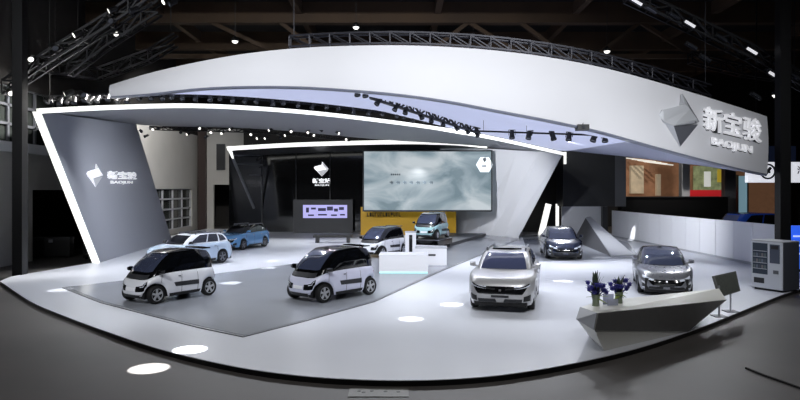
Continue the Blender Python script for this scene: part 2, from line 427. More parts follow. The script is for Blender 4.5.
# kiosk with lavender screen in the dark room
ki = thing('kiosk', 'dark grey kiosk with a glowing lavender screen before the glass room', 'kiosk', (-6.1, 50.8, ZP))
addw('cabinet', 'dark', lambda b: box(b, (294-400)/F*51, (353-400)/F*51, 50.6, 51.3, ZP, 2.75), ki)
SCL = mat('lavender_screen', (150,146,205), .3, emit=.75, emit_rgb=(176,172,226))
addw('screen', SCL, lambda b: box(b, (303-400)/F*50.5, (347-400)/F*50.5, 50.5, 50.6, CAMH-28/F*50.5, CAMH-15/F*50.5), ki)
INK = mat('screen_ink', (50,44,96), .4)
for px, w, py, h in ((306,3,212.5,5),(311,5,209.5,2),(318,8,211,3),(327,6,210.5,4),(334,4,211.5,3),(339,5,210,3),(308,6,216,1.6),(318,9,215.5,1.6),(331,6,216,1.6),(340,5,215.5,1.6)):
    x, z = (px-400)/F*50.5, CAMH-(py-HZ)/F*50.5; addw('screen_mark', INK, lambda b: box(b, x, x+w/F*50, 50.47, 50.5, z, z+h/F*50), ki)
# LED screen
ls = thing('led_screen', 'wide wall screen showing a misty blue grey picture above the yellow wall', 'screen', (1.9, 46.2, ZP))
def scrmat():
    m = bpy.data.materials.new('misty_screen'); m.use_nodes = True; nt = m.node_tree; b = nt.nodes['Principled BSDF']
    tc = nt.nodes.new('ShaderNodeTexCoord'); mp = nt.nodes.new('ShaderNodeMapping'); mp.inputs['Scale'].default_value = (.22,.22,.42); mp.inputs['Rotation'].default_value = (0,.5,0)
    n = nt.nodes.new('ShaderNodeTexNoise'); n.inputs['Scale'].default_value = 1.3; n.inputs['Detail'].default_value = 5; n.inputs['Distortion'].default_value = .9
    r = nt.nodes.new('ShaderNodeValToRGB'); e = r.color_ramp.elements
    e[0].position = .36; e[0].color = srgb(106,128,138); e[1].position = .66; e[1].color = srgb(196,205,210)
    x = e.new(.47); x.color = srgb(146,163,172); x = e.new(.54); x.color = srgb(168,181,188)
    nt.links.new(tc.outputs['Object'], mp.inputs['Vector']); nt.links.new(mp.outputs['Vector'], n.inputs['Vector']); nt.links.new(n.outputs['Fac'], r.inputs['Fac'])
    b.inputs['Base Color'].default_value = (.02,.02,.02,1); b.inputs['Roughness'].default_value = .35
    nt.links.new(r.outputs['Color'], b.inputs['Emission Color']); b.inputs['Emission Strength'].default_value = .82
    return m
sx0, sx1, sz0, sz1 = (364-400)/F*46, (491-400)/F*46, CAMH-20/F*46, CAMH+38.5/F*46
addw('display', scrmat(), lambda b: box(b, sx0, sx1, 46, 46.12, sz0, sz1), ls)
addw('bezel', 'dark', lambda b: (box(b, sx0-.1, sx0, 45.95, 46.15, sz0-.1, sz1+.1), box(b, sx1, sx1+.1, 45.95, 46.15, sz0-.1, sz1+.1), box(b, sx0, sx1, 45.95, 46.15, sz1, sz1+.1), box(b, sx0, sx1, 45.95, 46.15, sz0-.12, sz0)), ls)
addw('bracket', 'dark', lambda b: box(b, 0, 4, 46.12, 47.8, 3.2, 4.4), ls)
def smk(b):
    for i in range(7):
        x = (391+i*6.6-400)/F*46; z = CAMH+7.2/F*46
        box(b, x, x+.05, 45.96, 46, z-.1, z+.14); box(b, x-.1, x+.16, 45.96, 46, z+.02, z+.07); box(b, x+.1, x+.15, 45.96, 46, z-.1, z+.1)
    z = CAMH+15.5/F*46
    for i in range(5):
        x = (391+i*2-400)/F*46; box(b, x, x+.09, 45.96, 46, z-.06, z+.06)
addw('caption', mat('caption_ink', (70,84,94), .5), smk, ls)
bm = bmesh.new(); lathe(bm, [(.0,-.02),(.62,-.02),(.62,.0),(0,.0)], 6, 'y', ((488-400)/F*46-.25, 45.97, sz1-.95)); finish(local(bm, ls), 'badge', mat('badge_white', (226,232,236), .4, emit=.4), ls)
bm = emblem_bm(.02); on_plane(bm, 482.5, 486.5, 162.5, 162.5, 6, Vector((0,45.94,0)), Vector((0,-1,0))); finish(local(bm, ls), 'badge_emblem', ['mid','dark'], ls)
bm = bmesh.new(); x = (484-400)/F*45.95; box(bm, x-.14, x+.16, 45.92, 45.95, CAMH+23.2/F*46, CAMH+24.6/F*46); finish(local(bm, ls), 'badge_caption', 'mid', ls)
# yellow wall
yw = thing('yellow_wall', 'bright yellow low backdrop wall under the wall screen', 'backdrop', (.7, 50.5, ZP))
addw('panel', 'amber', lambda b: box(b, (362-400)/F*50, (456-400)/F*48.5, 48.4, 48.7, ZP, CAMH-17/F*48.4), yw)
def ywt(b):
    random.seed(3); x = (367-400)/F*48.4
    for i in range(13):
        z = CAMH-26.5/F*48.4; w = .15
        box(b, x, x+.05, 48.36, 48.4, z, z+.3); box(b, x, x+w, 48.36, 48.4, z+random.choice((0,.12,.24)), z+.3) if i % 2 else box(b, x, x+w, 48.36, 48.4, z, z+.07)
        box(b, x+w-.04, x+w, 48.36, 48.4, z, z+.3) if i % 3 else None
        x += .2
addw('caption', mat('caption_brown', (74,54,10), .5), ywt, yw)

# ---------------------------------------------------------------- right side: dark block, partition, neighbours
db = thing('dark_block', 'tall near-black wall block above the end of the white partition', 'wall block', (14, 47, ZP))
addw('front', 'dark', lambda b: box(b, (563-400)/F*47, (615-400)/F*47, 47, 49, CAMH-16.5/F*47, 7.2), db)
addw('side_face', 'mid', lambda b: box(b, (615-400)/F*47, (626-400)/F*47, 47, 49, CAMH-16.5/F*47, 7.2), db)
addw('post', 'dark', lambda b: box(b, (601-400)/F*47, (606-400)/F*47, 46.6, 47, ZP, CAMH-16.5/F*47), db)
addw('lower_panel', 'lgrey', lambda b: box(b, (562-400)/F*47, (601-400)/F*47, 47, 47.2, ZP, CAMH-16.5/F*47), db)
addw('lit_fin', 'lit', lambda b: box(b, (564-400)/F*46.8, (566-400)/F*46.8, 46.7, 46.9, CAMH+26/F*46.8, CAMH+38/F*46.8), db)
lp = thing('light_post', 'slanted glowing white post in the dark gap behind the dark blue car', 'light post', (10.8, 48.5, ZP))
addw('tube', 'lit', lambda b: bar(b, (at(541,231,48.5)).to_tuple()[:2]+(ZP,), at(548.5,204,48.5), .38), lp)
lp2 = thing('light_post', 'short upright glowing post right of the slanted one', 'light post', (12.0, 48.8, ZP))
addw('tube', 'lit', lambda b: box(b, (556-400)/F*48.8, (558.6-400)/F*48.8, 48.7, 48.9, ZP, CAMH-14/F*48.8), lp2)
struct(simple('wall_gap', 'black', lambda b: box(b, 8.5, 13, 52, 52.2, 0, 7.5)))
pt = thing('partition', 'long low white partition of upright panels along the right side', 'partition', (15.9, 38, ZP))
y0, y1, npn = 27.6, 47.0, 12
for i in range(npn):
    ya, yb = y0+(y1-y0)*i/npn, y0+(y1-y0)*(i+1)/npn
    xa, xb = 16.15-.6*(ya-y0)/(y1-y0), 16.15-.6*(yb-y0)/(y1-y0)
    addw('panel', 'white', lambda b: prism(b, [Vector((xa, ya+.02, ZP)), Vector((xb, yb-.02, ZP)), Vector((xb, yb-.02, 2.02)), Vector((xa, ya+.02, 2.02))], (.1,0,0)), pt)
addw('backing', 'mid', lambda b: prism(b, [Vector((16.2, y0, ZP)), Vector((15.6, y1, ZP)), Vector((15.6, y1, 1.98)), Vector((16.2, y0, 1.98))], (.1,0,0)), pt)
addw('base_rail', 'lgrey', lambda b: prism(b, [Vector((16.12, y0, ZP)), Vector((15.52, y1, ZP)), Vector((15.52, y1, ZP+.1)), Vector((16.12, y0, ZP+.1))], (-.05,0,0)), pt)

def panel(name, label, cat, m, px0, px1, py0, py1, d, th=.3, floor=False):
    """an upright flat display at distance d given by its pixel box in the photograph"""
    z1 = CAMH-(py0-HZ)/F*d; z0 = 0 if floor else CAMH-(py1-HZ)/F*d
    x0, x1 = (px0-400)/F*d, (px1-400)/F*d
    t = thing(name, label, cat, ((x0+x1)/2, d, z0))
    addw('panel', m, lambda b: box(b, x0, x1, d, d+th, z0, z1), t)
    return t, x0, x1, z0, z1
nb = mat('booth_orange', (150,108,80), .6, emit=.2, noise=.5, nscale=.7)  # glow put into the wall colour brightens the booth; no lamp here
t, *q = panel('booth_wall', 'warm orange brown wall of the neighbouring booth', 'booth wall', nb, 626, 790, 158, 215, 60, floor=True)
addw('cream_panel', mat('booth_cream', (196,178,150), .6, emit=.3, noise=.3, nscale=1), lambda b: (box(b, (630-400)/F*59.8, (643-400)/F*59.8, 59.6, 60, 3.2, 5.8), box(b, (656-400)/F*59.8, (660-400)/F*59.8, 59.6, 60, 3, 5)), t)  # cream pieces also glow in place of booth light
addw('ceiling_tubes', mat('booth_tubes', (230,225,215), .6, emit=.7), lambda b: [bar(b, at(626+i*6,158+i*1.2,59), at(655+i*6,161.5+i*1.2,56), .1) for i in range(4)], t)
t, x0, x1, z0, z1 = panel('poster', 'colourful green and white poster behind the partition', 'poster', mat('poster_mix', (140,150,110), .5, emit=.3, noise=.9, nscale=1.6), 694, 725, 166, 190, 58, .2)
addw('yellow_patch', mat('poster_yellow', (206,180,60), .5, emit=.3), lambda b: box(b, x0+2.1, x0+2.7, 57.95, 58, z0+.7, z1-.3), t)
addw('white_patch', mat('poster_white', (226,230,226), .5, emit=.4), lambda b: box(b, x0+.9, x0+1.5, 57.95, 58, z0+.3, z1-.5), t)
addw('leg', 'dark', lambda b: (box(b, x0+.2, x0+.4, 58, 58.2, 0, z0), box(b, x1-.4, x1-.2, 58, 58.2, 0, z0)), t)
t, x0, x1, z0, z1 = panel('red_sign', 'low red sign band under the colourful poster', 'sign', mat('sign_red', (190,34,40), .5, emit=.35), 689, 722, 190, 197.5, 56, .3)
addw('leg', 'dark', lambda b: (box(b, x0+.2, x0+.4, 56, 56.2, 0, z0), box(b, x1-.4, x1-.2, 56, 56.2, 0, z0)), t)
for px0, px1, d, lab in ((682,690,52,'pale grey square column left of the red sign'),(725,736,52,'dull grey square column right of the red sign')):
    t = thing('column', lab, 'column', ((px0+px1)/2/F*d-400/F*d, d, 0))
    addw('shaft', 'lgrey' if px0 < 700 else 'mid', lambda b: box(b, (px0-400)/F*d, (px1-400)/F*d, d, d+.6, 0, 8), t)
    addw('plinth', 'mid', lambda b: box(b, (px0-400)/F*d-.08, (px1-400)/F*d+.08, d-.08, d+.68, 0, .4), t)
t, *q = panel('counter_block', 'long black counter of the neighbouring booth beyond the partition', 'counter', 'black', 622, 728, 197.5, 215, 50, 1., floor=True)
addw('top', 'dark', lambda b: box(b, (621-400)/F*50, (729-400)/F*50, 49.9, 51.1, CAMH-7.5/F*50, CAMH-6.5/F*50), t)
t, *q = panel('glass_case', 'tall pale cyan display case beside the dull grey column', 'display case', mat('case_cyan', (150,190,206), .2, emit=.35), 738, 747, 176, 202, 54, .5, floor=True)
addw('frame', 'dark', lambda b: (box(b, (737-400)/F*54, (738-400)/F*54, 53.9, 54.5, 0, 4.8), box(b, (747-400)/F*54, (748-400)/F*54, 53.9, 54.5, 0, 4.8)), t)
# sign with circle emblem behind the right pillar
t, x0, x1, z0, z1 = panel('hanging_sign', 'white hanging sign with a dark circle emblem behind the black pillar', 'sign', mat('sign_white', (228,230,238), .5, emit=.7), 748, 812, 162, 182.5, 34, .3)
def ring(b):
    lathe(b, [(.42,-.03),(.42,0),(.33,0),(.33,-.03)], 24, 'y', ((767.5-400)/F*34, 33.98, CAMH+18.5/F*34), closed=True)
    bar(b, at(764.5,175.5,33.97), at(770.5,167.5,33.97), .13); bar(b, at(764.5,170.5,33.97), at(770,172.5,33.97), .1)
addw('circle_emblem', 'dark', ring, t)
bm = text_bm('上', .01, .02); on_plane(bm, 775, 782.5, 174, 174, 8, Vector((0,33.97,0)), Vector((0,-1,0)), .02); finish(local(bm, t), 'letters', 'dark', t)
bm = text_bm('汽', .01, .02); on_plane(bm, 797, 804.5, 174, 174, 8, Vector((0,33.97,0)), Vector((0,-1,0)), .02); finish(local(bm, t), 'letters', 'dark', t)
addw('small_caption', 'mid', lambda b: [box(b, (776+i*2.4-400)/F*34, (777.6+i*2.4-400)/F*34, 33.96, 34, CAMH+12/F*34, CAMH+13.4/F*34) for i in range(4)], t)
addw('hanger', 'truss', lambda b: (bar(b, (x0+.5, 34.1, z1), (x0+.5, 34.1, 14.4), .05), bar(b, (x1-.5, 34.1, z1), (x1-.5, 34.1, 14.4), .05)), t)
t, x0, x1, z0, z1 = panel('led_column', 'bright blue glowing display panel at the right behind the vending machine', 'screen', mat('blue_screen', (44,90,220), .3, emit=.9, noise=.6, nscale=1.2), 792, 818, 226, 272, 27.5, .4, floor=True)
addw('white_stripes', mat('screen_pale', (190,206,250), .3, emit=.8), lambda b: [box(b, x0+.05, x1-.05, 27.46, 27.5, z, z+.07) for z in (.75, 1.1, 1.5)], t)
addw('base', 'dark', lambda b: box(b, x0-.05, x1+.05, 27.4, 27.95, 0, .12), t)
t, x0, x1, z0, z1 = panel('dark_screen', 'dark navy banner board high behind the canopy end', 'board', mat('board_navy', (44,54,84), .6, emit=.1), 690, 796, 146, 163, 50, .3)
addw('hanger', 'truss', lambda b: (bar(b, (x0+.5, 50.1, z1), (x0+.5, 50.1, 14.4), .05), bar(b, (x1-.5, 50.1, z1), (x1-.5, 50.1, 14.4), .05)), t)

# ---------------------------------------------------------------- cars
def car(name, label, s, loc, head, sc=1., group=None):
    """s: the shape table of one car; x forward, y to the car's left, origin on the ground"""
    rz = math.atan2(head[1], head[0])
    root = thing(name, label, 'car', loc, rz, group); root.scale = (sc, sc, sc)
    L, W, H, r = s['L'], s['W'], s['H'], s['r']
    xwf, xwr = s['wf'], s['wr']
    P = s.get('p', 5.)
    zt = lambda x: interp(s['top'], x)
    R = r+.055
    def zb(x):
        z = s['clear']
        for xw in (xwf, xwr):
            if abs(x-xw) < R: z = max(z, r+math.sqrt(R*R-(x-xw)**2))
        return z
    XF = s.get('xf', [(0,.955),(.12,.985),(.35,1.),(.6,.995),(.8,.97),(.92,.93),(1,.87)])
    XR = s.get('xr', [(0,.95),(.15,.985),(.4,1.),(.75,.985),(.92,.96),(1,.92)])
    HW = [(0,.93),(.1,.965),(.35,1.),(.6,.995),(.8,.975),(.92,.945),(1,.90)]
    def Bd(a, b, t):
        n = (abs(a)**P+abs(b)**P)**(1/P); a /= n; b /= n
        xf, xr = interp(XF, t)*L/2, -interp(XR, t)*L/2
        x = (xf+xr)/2+a*(xf-xr)/2
        y = b*interp(HW, t)*W/2*(1-s.get('taper',.06)*max(0,(abs(x)-.25*L)/(.25*L))**2)
        z0 = zb(x); return Vector((x, y, z0+(zt(x)-z0)*t))
    g = s['gh']   # base front x, base rear x, roof front x, roof rear x, roof z, base half width, roof half width
    PG = s.get('pg', 7.)
    def Gh(a, b, t):
        n = (abs(a)**PG+abs(b)**PG)**(1/PG); a /= n; b /= n
        xb = (g[0]+g[1])/2+a*(g[0]-g[1])/2; xt = (g[2]+g[3])/2+a*(g[2]-g[3])/2
        m = (xt-(g[2]+g[3])/2)/((g[2]-g[3])/2)
        zr = g[4]-.05*m*m-(.05*(1 if m < 0 else 0)*m*m)
        zbse = zt(max(min(xb, L/2*.9), -L/2*.93))-.03
        e = t+.10*math.sin(PI*t)
        bul = .035*math.sin(PI*t)
        x = xb+(xt-xb)*t+bul*a
        return Vector((x, b*((g[5]+(g[6]-g[5])*t)+bul*.6), zbse+(zr-zbse)*min(1, e if t < 1 else 1)))
    def ring(Fn, t, ns=56, nf=18):
        pts = [Fn(1, -1+2*i/nf, t) for i in range(nf)]+[Fn(1-2*i/ns, 1, t) for i in range(ns)]
        pts += [Fn(-1, 1-2*i/nf, t) for i in range(nf)]+[Fn(-1+2*i/ns, -1, t) for i in range(ns)]
        return pts
    def surf(Fn, ts, cap, nm, m, crown):
        bm = bmesh.new(); rows = [ring(Fn, t) for t in ts]
        last = rows[-1]; xc = sum(p.x for p in last)/len(last)
        mx = max(abs(p.y) for p in last)
        for kk in (.96,.9,.84,.78,.7,.6,.45,.25,.06):
            row = []
            for p in last:
                x = xc+(p.x-xc)*kk; y = p.y*kk
                row.append(Vector((x, y, cap(x, p, kk)+crown*(1-(y/mx)**2)-crown*(1-(p.y/mx)**2))))
            rows.append(row)
        V = [[bm.verts.new(p) for p in rw] for rw in rows]; k2 = len(V[0])
        for a, b in zip(V, V[1:]):
            for i in range(k2): bm.faces.new((a[i],a[(i+1)%k2],b[(i+1)%k2],b[i]))
        bm.faces.new(V[-1])
        return finish(bm, nm, m, root, .75)
    surf(Bd, [0,.05,.12,.22,.35,.5,.62,.72,.8,.86,.92,.96,1], lambda x, p, k: zt(x)+(p.z-zt(p.x)), 'body', s['paint'], .045)
    zr0 = g[4]
    def rcap(x, p, k):
        m = (x-(g[2]+g[3])/2)/((g[2]-g[3])/2); return zr0-.05*m*m-(.05 if m < 0 else 0)*m*m
    surf(Gh, [0,.15,.3,.45,.6,.75,.88,.95,1], rcap, 'cabin', s['cabin'], .03)
    def patch(Fn, side, q, nm, m, parent=root, off=.008, n=10, k=6, mirror=False, th=.01):
        """a panel on a surface; q: four (t, s) corners; t is y for front/rear and x for the sides"""
        f = {'f': lambda t, u: Fn(1, t, u), 'r': lambda t, u: Fn(-1, t, u), 'l': lambda t, u: Fn(t, 1, u), 'R': lambda t, u: Fn(t, -1, u)}[side]
        ctr = Vector((0, 0, .6))
        bm = bmesh.new(); rows, rin = [], []
        for j in range(k+1):
            v = j/k; row, ri = [], []
            for i in range(n+1):
                u = i/n
                t = (q[0][0]*(1-u)+q[1][0]*u)*(1-v)+(q[3][0]*(1-u)+q[2][0]*u)*v
                w = (q[0][1]*(1-u)+q[1][1]*u)*(1-v)+(q[3][1]*(1-u)+q[2][1]*u)*v
                p = f(t, w); e = 1e-3
                nn = (f(t+e, w)-p).cross(f(t, min(1,w+e))-p if w+e <= 1 else p-f(t, w-e))
                nn.normalize()
                if nn.dot(p-ctr) < 0: nn = -nn
                row.append(p+nn*off); ri.append(p+nn*(off-th))
            rows.append(row); rin.append(ri)
        A = loft(bm, rows); B = loft(bm, rin)
        def sk(a, b):
            for i in range(len(a)-1): bm.faces.new((a[i],a[i+1],b[i+1],b[i]))
        sk(A[0],B[0]); sk(A[-1],B[-1]); sk([x[0] for x in A],[x[0] for x in B]); sk([x[-1] for x in A],[x[-1] for x in B])
        return finish(bm, nm, m, parent, .6)
    def both(Fn, q, nm, m, **kw):
        patch(Fn, 'l', q, nm, m, **kw); patch(Fn, 'R', q, nm, m, **kw)
    def pair(q, nm, m, Fn=Bd, side='f', **kw):
        patch(Fn, side, q, nm, m, **kw); patch(Fn, side, [(-t, u) for t, u in q], nm, m, **kw)
    # underside
    bm = bmesh.new(); box(bm, -L/2+.12, L/2-.12, -W/2+.26, W/2-.26, s['clear']-.03, .62); finish(bm, 'underbody', 'black', root)
    # glass
    wsl = s.get('ws', (.06,.93)); wy = s.get('wy', .86)
    patch(Gh, 'f', [(-wy,wsl[0]),(wy,wsl[0]),(wy,wsl[1]),(-wy,wsl[1])], 'windshield', s.get('wsm','glassb'), n=14)
    patch(Gh, 'r', [(-.84,.2),(.84,.2),(.8,.9),(-.8,.9)], 'rear_window', 'glass', n=12)
    for q in s['side_glass']: both(Gh, q, 'side_window', 'glass')
    for fn in s.get('extra', []): fn(dict(Bd=Bd, Gh=Gh, patch=patch, both=both, pair=pair, root=root, zt=zt, L=L, W=W))
    # door gaps and handles
    for t in s['gaps']: both(Bd, [(t-.004,.12),(t+.004,.12),(t+.004,.985),(t-.004,.985)], 'door_gap', 'black', off=.003, n=1, k=8, th=.004)
    for t in s['handles']: both(Bd, [(t-.03,.80),(t+.03,.80),(t+.03,.84),(t-.03,.84)], 'door_handle', s.get('handle','chromed'), off=.022, n=3, k=1, th=.02)
    both(Bd, [(s['sillr'],.0),(s['sillf'],.0),(s['sillf'],.13),(s['sillr'],.13)], 'sill', 'black', off=.006, n=16, k=2)
    # lights
    for q in s['head']: pair(q, 'headlight', 'head')
    for q in s['tail']: pair(q, 'tail_light', mat('tail_red', (120,14,18), .15, coat=.6), side='r')
    for q, m in s['grille']: patch(Bd, 'f', q, 'grille', m, n=14)
    patch(Bd, 'f', [(-.26,s['plate'][0]),(.26,s['plate'][0]),(.26,s['plate'][1]),(-.26,s['plate'][1])], 'number_plate', s.get('platem', 'white'), off=.02, n=4, k=2, th=.02)
    patch(Bd, 'f', [(-.88,.0),(.88,.0),(.84,s.get('bump',.16)),(-.84,s.get('bump',.16))], 'bumper_trim', 'black', off=.01, n=14, k=3)
    # mirrors
    mx = g[0]-.42; my = g[5]-.02; mz = zt(mx)+.10
    for sg in (1, -1):
        bm = bmesh.new(); hull(bm, [Vector((mx+dx, sg*(my+dy), mz+dz)) for dx, dy, dz in ((-.05,.06,-.07),(-.05,.24,-.05),(-.05,.24,.07),(-.05,.07,.08),(.1,.08,-.05),(.08,.2,-.03),(.08,.2,.04),(.1,.09,.06))])
        bar(bm, (mx, sg*(my-.08), mz-.06), (mx+.02, sg*(my+.1), mz-.03), .05, .05)
        finish(bm, 'mirror', s.get('mirror', s['paint']), root)
    # wheels
    tw = s.get('tw', .2)
    for x in (xwf, xwr):
        for sg in (1, -1):
            yo = sg*(W/2-tw/2-.065)
            bm = bmesh.new(); ri = r*.68
            lathe(bm, [(ri,-tw/2),(r*.93,-tw/2),(r,-tw/2+.03),(r,tw/2-.03),(r*.93,tw/2),(ri,tw/2)], 28, 'y', (x, yo, r), closed=True)
            lathe(bm, [(0,-.03),(ri,-.03),(ri,.03),(0,.03)], 28, 'y', (x, yo, r))
            wh = finish(bm, 'wheel', 'rubber', root, .7)
            bm = bmesh.new(); ye = yo+sg*(tw/2-.015)
            ns = s.get('spokes', 5)
            for i in range(ns):
                a = 2*PI*i/ns+.3; c, sn = math.cos(a), math.sin(a); w0, w1 = s.get('spw', (.03,.05))
                q = [(c*.03-sn*w0, sn*.03+c*w0), (c*ri-sn*w1, sn*ri+c*w1), (c*ri+sn*w1, sn*ri-c*w1), (c*.03+sn*w0, sn*.03-c*w0)]
                prism(bm, [Vector((x+u, ye, r+v)) for u, v in q], (0,-sg*.03,0))
            lathe(bm, [(ri*.93,-.012),(ri*1.02,-.012),(ri*1.02,.012),(ri*.93,.012)], 28, 'y', (x, ye, r), closed=True)
            lathe(bm, [(0,-.02),(.06,-.02),(.05,.02),(0,.02)], 12, 'y', (x, ye, r))
            finish(bm, 'rim', s.get('rim','steel'), wh, .6)
    return root

def paint(nm, rgb, metal=.0, rough=.22): return mat('paint_'+nm, rgb, rough, metal=metal, coat=.7)
def kiwi_extra(stripe):
    def f(d):
        d['both'](d['Bd'], [(-.36,.36),(.26,.40),(.30,.58),(-.36,.56)], 'side_stripe', stripe, off=.012, n=10, k=3, th=.012)
        # black hood cowl ahead of the windshield
        d['patch'](d['Gh'], 'f', [(-.8,.04),(.8,.04),(.8,.16),(-.8,.16)], 'cowl', 'dark', off=.010, n=12, k=2)
        bm = bmesh.new(); box(bm, -1.25, -.95, -.5, .5, 1.585, 1.62); finish(bm, 'spoiler', 'blackgloss', d['root'])
        for sx in (.1, -.55):   # pale seats seen through the glass are left to reflections; antenna fin
            pass
        for e in ((-.95,.10),):
            pass
        d['both'](d['Bd'], [(.985,.1),(.80,.02),(.80,.10),(.985,.2)], 'corner_trim', 'black', off=.008, n=4, k=2)
    return f
def kiwi(pm, stripe='dark', plate='white', glassm='glassb'):
    return dict(L=2.92, W=1.66, H=1.6, r=.29, wf=1.0, wr=-1.02, clear=.2, p=4.2, pg=5.,
        top=[(-1.46,.92),(-1.2,.97),(.3,.95),(.8,.93),(1.1,.86),(1.35,.74),(1.46,.66)],
        xf=[(0,.94),(.12,.975),(.3,1.),(.55,.995),(.75,.975),(.9,.94),(1,.89)],
        gh=(1.33,-1.36,.40,-1.16,1.6,.74,.60), paint=pm, cabin='blackgloss', mirror='blackgloss', wsm=glassm, ws=(.24,.93), wy=.86,
        side_glass=[[(.30,.16),(.80,.14),(.66,.86),(.30,.88)],[(-.28,.16),(.24,.16),(.24,.88),(-.28,.88)],[(-.78,.2),(-.36,.16),(-.36,.86),(-.72,.8)]],
        gaps=(.62,.10,-.34), handles=(.16,), sillr=-.42, sillf=.42, handle='chromed',
        head=[[(.56,.66),(.86,.66),(.86,.70),(.56,.70)]], tail=[[(.6,.5),(.92,.5),(.92,.62),(.6,.62)]],
        grille=[([(.34,.42),(.90,.42),(.90,.76),(.34,.74)],'blackgloss'),([(-.90,.42),(-.34,.42),(-.34,.74),(-.90,.76)],'blackgloss'),([(-.5,.08),(.5,.08),(.6,.2),(-.6,.2)],'dark')],
        plate=(.46,.66), platem=plate, bump=.1, extra=[kiwi_extra(stripe)], tw=.18, spokes=5, spw=(.028,.036), rim='lgrey')
def suv_extra(roofm):
    def f(d):
        root = d['root']
        for sg in (1,-1):
            bm = bmesh.new(); bar(bm, (.2, sg*.58, 1.62), (-1.5, sg*.56, 1.60), .05, .05); bar(bm, (.2, sg*.58, 1.5), (.2, sg*.58, 1.63), .05); bar(bm, (-1.5, sg*.56, 1.46), (-1.5, sg*.56, 1.61), .05)
            finish(bm, 'roof_rail', 'chromed', root)
        bm = bmesh.new(); box(bm, -.95, .0, -.44, .44, 1.55, 1.615); finish(bm, 'sunroof', 'glass', root)
        d['pair']([(.70,.20),(.95,.20),(.95,.44),(.70,.40)], 'fog_lamp', 'black', off=.014)
        d['pair']([(.16,.66),(.93,.80),(.93,.84),(.16,.72)], 'brow_trim', 'black', off=.016)
        d['pair']([(.10,.16),(.66,.16),(.66,.30),(.14,.30)], 'lower_grille', 'dark', off=.012)
        d['patch'](d['Bd'], 'f', [(-.035,.62),(.035,.62),(.03,.69),(-.03,.69)], 'badge', 'steel', off=.03, n=2, k=2, th=.02)
        both = d['both']
        for xw in (d['wf'],) if 'wf' in d else (): pass
    return f
def suv(pm, cabin):
    return dict(L=4.45, W=1.93, H=1.6, r=.35, wf=1.32, wr=-1.32, clear=.21, p=6., taper=.035, pg=6.,
        top=[(-2.22,1.0),(-1.9,1.10),(.8,1.08),(1.2,1.07),(1.7,1.0),(2.05,.93),(2.22,.86)],
        xf=[(0,.955),(.15,.985),(.35,1.),(.6,.998),(.8,.985),(.92,.955),(1,.90)],
        gh=(1.22,-2.02,.42,-1.72,1.58,.82,.62), paint=pm, cabin=cabin, ws=(.10,.93), wy=.86, wsm=mat('windshield_violet', (70,76,104), .06, coat=.6, spec=.8),
        side_glass=[[(.10,.14),(.76,.14),(.56,.86),(.10,.88)],[(-.42,.14),(.05,.14),(.05,.88),(-.42,.86)],[(-.84,.22),(-.48,.14),(-.48,.84),(-.74,.74)]],
        gaps=(.50,.05,-.42), handles=(.10,-.36), sillr=-.44, sillf=.44,
        head=[[(.42,.70),(.96,.76),(.96,.83),(.42,.80)]], tail=[[(.5,.62),(.95,.62),(.95,.76),(.5,.74)]],
        grille=[([(-.66,.50),(.66,.50),(.88,.80),(-.88,.80)],'blackgloss')],
        plate=(.36,.45), platem='dark', bump=.14, extra=[suv_extra(None)], spokes=5, rim='steel')
def sedan_extra(fog):
    def f(d):
        d['pair']([(.72,.18),(.96,.14),(.97,.56),(.80,.50)], 'air_intake', 'chrome', off=.012)
        d['pair']([(.78,.24),(.94,.20),(.95,.44),(.82,.42)], 'fog_lamp', 'black', off=.02)
        d['pair']([(.12,.17),(.68,.17),(.62,.32),(.12,.32)], 'lower_grille', 'black', off=.012)
        d['patch'](d['Bd'], 'f', [(-.035,.60),(.035,.60),(.03,.68),(-.03,.68)], 'badge', 'steel', off=.03, n=2, k=2, th=.02)
    return f
def sedan(pm, cabin, wsm='glassb', grille='blackgloss'):
    return dict(L=4.8, W=1.87, H=1.49, r=.34, wf=1.42, wr=-1.38, clear=.19, p=4.4, pg=5.5,
        top=[(-2.4,1.0),(-2.1,1.06),(-1.2,1.0),(.8,.97),(1.25,.95),(1.8,.86),(2.2,.77),(2.4,.70)],
        gh=(1.32,-2.0,.32,-1.0,1.48,.80,.58), paint=pm, cabin=cabin, wsm=wsm, ws=(.08,.93), wy=.86,
        side_glass=[[(.06,.14),(.66,.12),(.46,.84),(.06,.88)],[(-.56,.16),(0,.14),(0,.88),(-.40,.84)]],
        gaps=(.50,.04,-.40), handles=(.08,-.34), sillr=-.42, sillf=.44,
        head=[[(.46,.66),(.95,.72),(.95,.84),(.46,.76)]], tail=[[(.3,.74),(.95,.74),(.95,.84),(.3,.82)]],
        grille=[([(-.50,.40),(.50,.40),(.72,.74),(-.72,.74)],grille)],
        plate=(.34,.44), platem='dark', bump=.12, extra=[sedan_extra(0)], spokes=10, spw=(.02,.03), rim='steel')

ZI = ZP+.024
hd = Vector((-.57,-.82))
white = paint('white', (226,228,234))
lilac = paint('lilac_white', (206,208,228))
car('compact_car', 'white mini car with black top at the front left of the grey floor', kiwi(white), (-7.22,20.1,ZI), hd, .94)
car('compact_car', 'pale lilac mini car with black top at the centre front', kiwi(lilac), (-2.15,20.35,ZI), Vector((-.66,-.75)), .97)
car('compact_car', 'white mini car with black top before the yellow wall', kiwi(white), (-.9,33.2,ZI), hd, .92)
car('compact_car', 'pale teal mini car raised on the dark plinth', kiwi(paint('teal', (150,186,190))), (1.84,37.2,.72), (-.38,-.92), .92)
car('suv_car', 'silver SUV with roof rails facing forward on the white floor', suv(paint('silver', (176,176,178), .3, .3), paint('silver', (176,176,178))), (3.3,19.75,ZP), (-.25,-.97))
car('sedan_car', 'dark navy blue car parked on the grey pad by the grey wedge', sedan(paint('navy', (30,38,58), .3), paint('navy', (30,38,58)), 'glassb'), (8.25,33.0,ZP+.02), (-.13,-.99))
